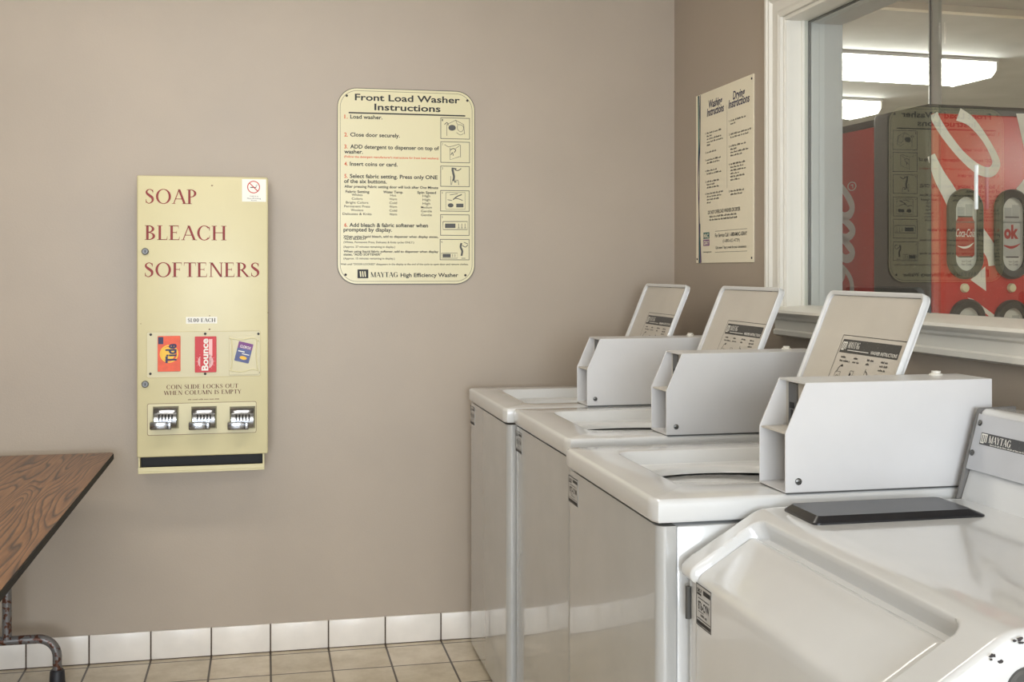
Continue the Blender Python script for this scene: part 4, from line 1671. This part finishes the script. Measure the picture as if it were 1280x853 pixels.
b.build('red_lettering', M['orange'], sg, smooth=0)
bx = ((550.6, 146.8, 587.3, 173.6), (550.6, 176.8, 587.3, 203.4), (550.5, 207.3, 587.0, 233.4), (550.3, 237.8, 586.8, 264.3), (550.3, 268.1, 586.7, 294.6), (549.8, 299, 586.7, 325.3))
for i, (u0, v0, u1, v1) in enumerate(bx):
    b = flatmb()
    SG.frame(b, u0, v0, u1, v1, .75)
    SG.sans(b, str(i + 1), u0 + 1.8, u0 + 3.2, v0 + 4.6, 2.8)

    def L(pts, w_=.55, cv=True):
        SG.polys(b, band([(u0 + x, v0 + y) for x, y in pts], w_, 5, cv))
    if i == 0:
        L([(8, 23), (8, 9), (19, 3.5), (29, 9), (30, 21)], .6, False); L([(19, 3.5), (20, 6), (21, 9)], .5); L([(8, 9), (19, 15)], .4, False)
        SG.polys(b, [ell(u0 + 14.5, v0 + 13, 4.6, 3.6, 18)]); L([(22, 9), (27, 10), (29, 14), (26, 18), (22, 16), (21, 12), (22, 9)], .5)
        L([(5, 9), (8, 6.5), (10, 9)], .9); L([(20, 19), (25, 22), (29, 20)], .5)
    elif i == 1:
        L([(5, 4), (10, 7), (15, 6), (23, 3.5), (25, 5), (25, 20)], .6, False); L([(12, 8), (12, 23), (24, 19)], .6, False)
        L([(12, 11), (16, 9), (19, 11), (17, 14)], 1.0); L([(13, 17), (15, 14), (16, 18)], .9); L([(24, 5), (19, 9)], .5)
    elif i == 2:
        L([(15, 4), (16, 9), (17, 14), (16, 19)], 2.6); L([(18, 5), (22, 6), (26, 3.5)], 1.1); L([(14, 3), (20, 4)], 1.5, False)
        L([(14, 24), (15, 18), (22, 18), (23, 24)], .7, False); L([(17, 20), (20, 20)], 1.6, False); L([(13, 24), (13, 13)], .5, False)
    elif i == 3:
        L([(7, 3), (31, 3), (31, 24), (7, 24), (7, 3)], .5, False); L([(16, 12), (21, 8), (27, 5.5)], 1.3); L([(18, 10), (23, 11), (28, 13)], .9)
        L([(9, 12), (15, 13)], .8, False); L([(12, 6), (22, 4.5)], .7, False)
        SG.polys(b, [ell(u0 + 13, v0 + 19, 3.6, 2.6, 14), rect(u0 + 20, v0 + 17, u0 + 29, v0 + 21.5)])
    elif i == 4:
        L([(3.5, 9), (34, 9), (34, 19), (3.5, 19), (3.5, 9)], .8, False)
        SG.polys(b, [rect(u0 + 6, v0 + 11.5, u0 + 19, v0 + 17)])
        for k in range(3):
            L([(23 + 4 * k, 11.5), (23 + 4 * k, 17)], .6, False); L([(21.8 + 4 * k, 17), (24.4 + 4 * k, 17)], .6, False)
    else:
        L([(27, 5), (26, 10), (28, 15), (27, 21)], 2.4); L([(28, 8), (32, 10), (35, 7)], .9); L([(30, 4), (35, 6)], .8)
        SG.polys(b, [rect(u0 + 3.5, v0 + 18.5, u0 + 13.5, v0 + 23)]); L([(2, 17.5), (22, 17.5), (22, 24), (2, 24), (2, 17.5)], .5, False)
        L([(16, 19), (16, 22.5)], .6, False); L([(19, 19), (19, 22.5)], .6, False); L([(27, 24), (32, 24)], .7, False)
    b.build('diagram', M['grayink'], sg, smooth=0)

# ------------------------------------------------------------------ washing and drying sheet on the right wall
ry0, ry1, rz0, rz1 = -.235, -.733, 1.371, 1.971
sh = thing('washing_drying_sheet', (0, (ry0 + ry1) / 2, rz0), 'tall cream washing and drying instruction board on the right wall beside the window', 'sign')
b = MB()
UA = Vector((0, -1, 0))
b.prism(rect(0, 0, ry0 - ry1, rz1 - rz0), (0, ry0, rz0), UA, UZ, (-1, 0, 0), .004, .0006, 1)
b.build('board', M['sheet'], sh)
SO = Vector((-.0045, ry0, rz0))
SR = Sheet(0, -.0045, UA)


def shp(u, v):
    P = SR.p(u, v)
    return (ry0 - P.y, P.z - rz0)


def c5(x, y):
    return shp(860 + x / 3.28, 80 + y / 3.28)


H5 = [('Washing', 85, 140, 182), ('Instructions', 78, 147, 216), ('Drying', 184, 233, 146), ('Instructions', 166, 252, 183)]
for i in (0, 2):
    b = flatmb()
    for s, xa, xb, y in H5[i:i + 2]:
        (a0_, z0_), (a1_, _) = c5(xa, y), c5(xb, y)
        b.mesh2d(sans_fit(s, a1_ - a0_, .028, .02, .15), SO + UA * a0_ + UZ * z0_, UA, UZ)
    b.build('heading', M['navy'], sh, smooth=0)
b = flatmb()
random.seed(11)


def greek(a, z, wd, h, num=None):
    """illegible fine print: little word strokes"""
    if num:
        b.mesh2d(sans_fit(num, .007, h * 1.5, .02), SO + UA * (a - .014) + UZ * z, UA, UZ)
    x = 0
    while x < wd - .01:
        l = random.uniform(.012, .032)
        l = min(l, wd - x)
        n = max(2, int(l / .005))
        for i in range(n):
            hh_ = h * random.choice((.75, .8, 1.2, 1.3))
            b.polys([rect(x + i * .005, 0, x + i * .005 + .0034, hh_)], SO + UA * a + UZ * z, UA, UZ)
        x += n * .005 + .005


(A1, _), (A2, _) = c5(78, 400), c5(182, 400)
col1 = [(.452, [.14, .06, .14, .15, .04]), (.385, [.10]), (.358, [.14, .12]), (.320, [.09, .13]), (.282, [.11, .07, .12]), (.240, [.15, .13, .12, .05])]
col2 = [(.470, [.13, .05]), (.425, [.17, .15]), (.385, [.13, .05, .15, .10]), (.325, [.13, .12, .13, .07, .12, .08]), (.235, [.12, .10])]
for aa, cl in ((.105, col1), (.315, col2)):
    for i, (z, ws_) in enumerate(cl):
        for j, w_ in enumerate(ws_):
            greek(aa, z - .0105 * j, w_, .0045, f'{i + 1}.' if j == 0 else None)
b.mesh2d(sans_fit('DO NOT OVERLOAD WASHER OR DRYER', .28, .013, .012), SO + UA * .115 + UZ * .170, UA, UZ)
greek(.13, .158, .24, .005)
greek(.13, .147, .24, .005)
b.mesh2d(sans_fit('For Service Call  1-800-MAC-GRAY', .27, .013, .012), SO + UA * .18 + UZ * .088, UA, UZ)
b.mesh2d(sans_fit('(1-800-622-4729)', .14, .011), SO + UA * .25 + UZ * .069, UA, UZ)
b.mesh2d(sans_fit('Call center 7 days a week for your convenience.', .26, .009, .01), SO + UA * .185 + UZ * .048, UA, UZ)
b.mesh2d(sans_fit('www.macgray.com', .08, .006), SO + UA * .068 + UZ * .036, UA, UZ)
b.polys([rect(.18, .108, .45, .109), rect(.18, .036, .45, .037), rect(.285, .25, .286, .53)], SO, UA, UZ)
b.build('instruction_lettering', M['black'], sh, smooth=0)
b = flatmb()
b.polys([rect(.072, .085, .128, .107)], SO, UA, UZ)
b.build('logo_upper_block', M['teal'], sh, smooth=0)
b = flatmb()
b.polys([rect(.072, .060, .128, .082)] + band([(.024, .42, .003), (.022, .3, .007), (.032, .16, .007), (.045, .0, .006)], .012), SO, UA, UZ)
b.build('purple_ribbon', M['purple'], sh, smooth=0)
b = flatmb()
b.polys(band([(.030, .598, .006), (.040, .45, .005), (.022, .3, .005), (.034, .15, .004), (.052, .002, .004)], .012) + band([(.044, .598, .005), (.036, .3, .004), (.030, .18, .004), (.030, .0, .006)], .01), SO + Vector((-.0002, 0, 0)), UA, UZ)
b.build('dark_ribbon', M['navy'], sh, smooth=0)
b = flatmb()
b.polys(band([(.022, .598, .008), (.028, .42, .010), (.024, .3, .003)], .012), SO + Vector((-.0001, 0, 0)), UA, UZ)
b.build('teal_ribbon', M['teal'], sh, smooth=0)
b = flatmb()
b.polys(band([(.040, .14, .004), (.036, .06, .010), (.034, .0, .014)], .01), SO + Vector((-.0001, 0, 0)), UA, UZ)
b.build('teal_ribbon', M['teal'], sh, smooth=0)
b = flatmb()
OW = SO + Vector((-.0002, 0, 0))
b.mesh2d(sans_fit('MAC', .045, .015, .03), OW + UA * .076 + UZ * .0885, UA, UZ)
b.mesh2d(sans_fit('GRAY', .048, .015, .03), OW + UA * .076 + UZ * .0635, UA, UZ)
b.build('logo_lettering', M['sheet'], sh, smooth=0)
for a_, z_ in ((.012, .014), (.486, .014), (.486, .586)):
    P = SO + UA * a_ + UZ * z_
    bb = MB()
    bb.lathe([(.004, 0), (.0036, .0015), (0, .003)], (P.x + .0005, P.y, P.z), (-1, 0, 0), 12)
    bb.build('screw', M['scuff'], sh)

# ------------------------------------------------------------------ folding table
TX0, TX1, TY0, TY1, TZ = -2.78, -2.012, -1.965, -.135, .74
tb_ = thing('folding_table', ((TX0 + TX1) / 2, (TY0 + TY1) / 2, 0), 'wood grain folding table with rusty tube legs at the left edge', 'table')
b = MB()
b.prism(rrect(TX0, TY0, TX1, TY1, .012, 4), (0, 0, TZ - .002), UX, (0, 1, 0), UZ, .002)
b.build('tabletop', M['wood'], tb_)
b = MB()
b.prism(rrect(TX0 - .002, TY0 - .002, TX1 + .002, TY1 + .002, .014, 4), (0, 0, TZ - .022), UX, (0, 1, 0), UZ, .0198, .002, 1)
b.build('edge_band', M['tedge'], tb_)
b = MB()
for xx in (TX0 + .03, TX1 - .045):
    b.box((xx, TY0 + .06, TZ - .052), (xx + .016, TY1 - .04, TZ - .022), .002, 1)
for yy in (TY0 + .06, TY1 - .056):
    b.box((TX0 + .046, yy, TZ - .052), (TX1 - .045, yy + .016, TZ - .022), .002, 1)
b.build('apron', M['ttube'], tb_)
for sgn, yl in ((1, -.205), (-1, -1.895)):
    zf = .158
    xr, xl = -2.177, -2.615
    path = [(xl, yl, .035), (xl, yl, zf - .06)]
    for k in range(1, 9):
        a = R(90 * k / 8)
        path.append((xl + .06 - .06 * math.cos(a), yl, zf - .06 + .06 * math.sin(a)))
    for k in range(0, 9):
        a = R(90 * k / 8)
        path.append((xr - .06 + .06 * math.sin(a), yl, zf - .06 + .06 * math.cos(a)))
    path.append((xr, yl, .035))
    b = MB()
    b.tube(path, .0145, 14)
    ft = b.build('foot_bar', M['ttube'], tb_)
    for xx in (-2.329, -2.463):
        b = MB()
        b.tube([(xx, yl, zf), (xx, yl, TZ - .0225)], .0145, 14)
        b.build('leg', M['ttube'], tb_)
    for xx in (xl, xr):
        b = MB()
        b.lathe([(.024, 0), (.025, .012), (.0225, .05), (.0185, .056), (.016, .056)], (xx, yl, 0), n=20)
        b.build('rubber_foot', M['rubber'], tb_)

# ------------------------------------------------------------------ drinks machine beyond the window
MH = 1.83
MO = Vector((.356, -1.155, 0))
vm = thing('vending_machine', (MO.x + .45, MO.y + .4, 0), 'red soft drink vending machine with can pictures, seen through the window', 'vending machine')
# depth of the dark door edge on the left side
MW, MD = .95, .78


def side_t(u):
    """distance back along the machine's left side seen at column u"""
    lo, hi = 0.0, 3.0
    for _ in range(50):
        m_ = (lo + hi) / 2
        d = MO + EY * m_ - CAM
        s, c_ = math.sin(TH), math.cos(TH)
        uu = 640 + F * (d.x * c_ - d.y * s) / (d.x * s + d.y * c_)
        if uu > u:
            lo = m_
        else:
            hi = m_
    return lo


DT = side_t(1089.5)
b = MB()
Mx = Matrix.Translation(MO) @ Matrix.Rotation(R(4), 4, 'Z')
b.box((.006, DT, .06), (MW - .006, max(MD, DT + .5), MH - .035), .006, 2, M=Mx)
body = b.build('cabinet', M['vred'], vm)
b = MB()
b.box((.010, DT + .002, MH - .035), (MW - .010, max(MD, DT + .5) - .004, MH - .012), .004, 2, M=Mx)
b.build('cabinet_top', M['vblack'], vm)
b = MB()
b.box((0, .012, .04), (MW, DT - .004, MH), .014, 3, M=Mx)
dr = b.build('door', M['vblack'], vm)
b = MB()
b.box((.02, .1, 0), (MW - .02, max(MD, DT + .5) - .05, .06), M=Mx)
b.build('base', M['vblack'], vm)
zp = 1.800
b = MB()
b.box((.010, -.003, .40), (MW - .012, .013, zp), .004, 2, M=Mx)
fp_ = b.build('front_panel', M['vred'], dr)


def mpt(u, v, off=.0):
    """photo pixel to front-panel coordinates (across, height)"""
    s, c_ = math.sin(TH), math.cos(TH)
    r = (u - 640) / F
    d = Vector((s + r * c_, c_ - r * s, -(v - YH) / F))
    P0 = MO - EY * (.003 + off)
    t = (P0 - CAM).dot(EY) / d.dot(EY)
    q = CAM + d * t - P0
    return q.dot(EX), q.z


FO = MO - EY * .0036


def mband(pts, curve=True, f=3.553, o=(960, 0)):
    out = []
    for p in pts:
        a_, z_ = mpt(o[0] + p[0] / f, o[1] + p[1] / f)
        out.append((a_, z_, p[2] / f * 3.35 / F))
    return band(out, .03, 8, curve)


b = flatmb()
b.polys(mband([(845, 508, 60), (900, 540, 46), (958, 610, 34), (1003, 690, 36), (1012, 735, 44), (985, 765, 46), (930, 750, 44), (860, 690, 40), (795, 610, 42), (750, 540, 44), (735, 506, 44)]), FO, EX, UZ)
b.polys(mband([(724, 690, 40), (760, 780, 62), (800, 850, 74), (850, 940, 80), (920, 1020, 74), (990, 1120, 66), (1000, 1180, 50)]), FO, EX, UZ)
for poly in ([(1213, 350), (1231.5, 333), (1232.5, 364)], [(1209, 372), (1216, 374), (1250, 399), (1240, 399)], [(1270, 142), (1300, 142), (1300, 230), (1281, 190)],
             [(1270, 236), (1285, 218), (1310, 214), (1310, 244), (1284, 250)]):
    b.polys([[mpt(*q) for q in poly]], FO, EX, UZ)
b.build('script_graphic', M['vwhite'], fp_, smooth=0, label='large white script strokes')


def can_poly(w_, h_):
    return [(-w_ * .36, 0), (w_ * .36, 0), (w_ * .5, h_ * .06), (w_ * .5, h_ * .86), (w_ * .40, h_ * .95), (w_ * .40, h_), (-w_ * .40, h_), (-w_ * .40, h_ * .95), (-w_ * .5, h_ * .86), (-w_ * .5, h_ * .06)]


def select_button(u, vt, vb, kind, name='selection_button'):
    ca_, zt = mpt(u, vt)
    _, zb = mpt(u, vb)
    hw, hh_ = .0595, (zt - zb) / 2
    O = MO - EY * .003 + EX * ca_ + UZ * ((zt + zb) / 2)
    rw = hw * .98
    oo = rrect(-hw, -hh_, hw, hh_, hw * .98, 12)
    mm_ = rrect(-hw + .006, -hh_ + .006, hw - .006, hh_ - .006, (hw - .006) * .98, 12)
    ii = rrect(-hw + .021, -hh_ + .024, hw - .021, hh_ - .024, (hw - .021) * .98, 12)
    b = MB()
    f_ = lambda P, h: [O + EX * p[0] + UZ * p[1] - EY * h for p in P]
    b.grid([f_(oo, 0), f_(oo, .010), f_(mm_, .017), f_(ii, .015), f_(ii, .002)], closed=True)
    rg = b.build(name, M['vring'], fp_, label='dark oval ring around a can picture')
    b = MB()
    b.prism(ii, O, EX, UZ, -EY, .005)
    b.build('picture_plate', M['vplate'], rg)
    pw, ph = (hw - .021) * 2, (hh_ - .024) * 2
    OP = O - EY * .0056
    OQ = O - EY * .0060
    OR_ = O - EY * .0064
    b = flatmb()
    b.polys([rect(-pw * .35, ph * .22, -pw * .02, ph * .36), rect(0, ph * .23, pw * .32, ph * .40), rect(-pw * .44, ph * .15, pw * .44, ph * .17)], OP, EX, UZ)
    b.build('printed_squares', M['vgray'], rg, smooth=0)
    cw, ch_ = pw * .82, ph * .56
    OC_ = -UZ * (ph * .32)
    b = flatmb()
    b.polys([can_poly(cw, ch_)], OP + OC_, EX, UZ)
    can = b.build('can_picture', M['vcanr'] if kind == 0 else M['vcans'], rg, smooth=0, label='picture of a red can' if kind == 0 else 'picture of a silver can')
    b = flatmb()
    if kind == 0:
        b.mesh2d(sans_fit('Coca-Cola', cw * 1.0, ch_ * .2, .01, .35), OQ + OC_ - EX * cw * .5 + UZ * ch_ * .50, EX, UZ)
        b.polys(band([(-cw * .42, ch_ * .28, .001), (-cw * .1, ch_ * .24, .006), (cw * .2, ch_ * .27, .006), (cw * .46, ch_ * .36, .001)], .004), OQ + OC_, EX, UZ)
        b.build('can_lettering', M['vwhite'], rg, smooth=0)
    else:
        b.mesh2d(sans_fit('ok', cw * .8, ch_ * .32, .05), OQ + OC_ - EX * cw * .45 + UZ * ch_ * .48, EX, UZ)
        b.polys(band([(-cw * .46, ch_ * .30, .003), (-cw * .1, ch_ * .25, .008), (cw * .2, ch_ * .28, .006), (cw * .46, ch_ * .35, .001)], .004), OQ + OC_, EX, UZ)
        b.build('can_lettering', M['vcanr'], rg, smooth=0)
    b = flatmb()
    b.polys([rect(-cw * .38, ch_ * .97, cw * .38, ch_), rect(-cw * .36, 0, cw * .36, ch_ * .03)], OQ + OC_, EX, UZ)
    for k_ in range(2):
        b.mesh2d(sans_fit('Ice Cold', pw * .4, ph * .028), OQ - EX * pw * .15 - UZ * (ph * (.385 + .04 * k_)), EX, UZ)
    b.build('picture_print', M['scuff'], rg, smooth=0)
    # push button below
    b = MB()
    P = MO - EY * .003 + EX * ca_ + UZ * (zb - .026)
    b.lathe([(.0135, 0), (.0135, .006), (.011, .010), (0, .0115)], P, -EY, 20)
    b.build('push_button', M['vbtn'], fp_)


select_button(1205, 236, 349, 0)
select_button(1263.5, 237, 349, 1)
select_button(1322, 237, 349, 0)
select_button(1208, 374, 487, 1)
select_button(1263.5, 375, 487, 0)
select_button(1322, 375, 487, 1)

# white script on the left side panel
SO2 = MO + EX * .0052
EYb = EY


def spt(u, v):
    s, c_ = math.sin(TH), math.cos(TH)
    r = (u - 640) / F
    d = Vector((s + r * c_, c_ - r * s, -(v - YH) / F))
    t = (SO2 - CAM).dot(EX) / d.dot(EX)
    q = CAM + d * t - SO2
    return q.dot(EY), q.z


def sband(pts):
    out = []
    for x, y, w_ in pts:
        t_, z_ = spt(960 + x / 3.553, 220 + y / 3.553)
        out.append((t_, z_, w_ / 3.553 * 3.6 / F * 1.6))
    return band(out, .02, 7)


b = flatmb()
b.polys(sband([(300, 25, 18), (330, 55, 22), (360, 100, 26), (374, 140, 26), (362, 172, 26), (335, 178, 22), (312, 150, 18)]), SO2, EY, UZ)
b.polys(sband([(300, 185, 18), (335, 196, 20), (368, 225, 26), (376, 250, 26), (352, 274, 24), (325, 268, 20)]), SO2, EY, UZ)
b.polys(sband([(318, 268, 20), (350, 300, 24), (374, 335, 26), (366, 362, 26), (338, 366, 24), (312, 335, 20)]), SO2, EY, UZ)
b.polys(sband([(300, 390, 16), (330, 405, 16), (358, 440, 18), (372, 480, 20), (372, 540, 22)]), SO2, EY, UZ)
b.polys(sband([(310, 490, 20), (335, 440, 18), (325, 410, 14)]), SO2, EY, UZ)
t0, z0 = spt(1064.8, 233)
b.polys(arcband(t0, z0, .026, .015, 0, 360, .006, .003, 20) + [rect(t0 - .008, z0 - .006, t0 - .003, z0 + .006), rect(t0 - .008, z0 + .002, t0 + .006, z0 + .006)], SO2, EY, UZ)
b.build('side_script_graphic', M['vwhite'], body, smooth=0, label='white script lettering running up the side')
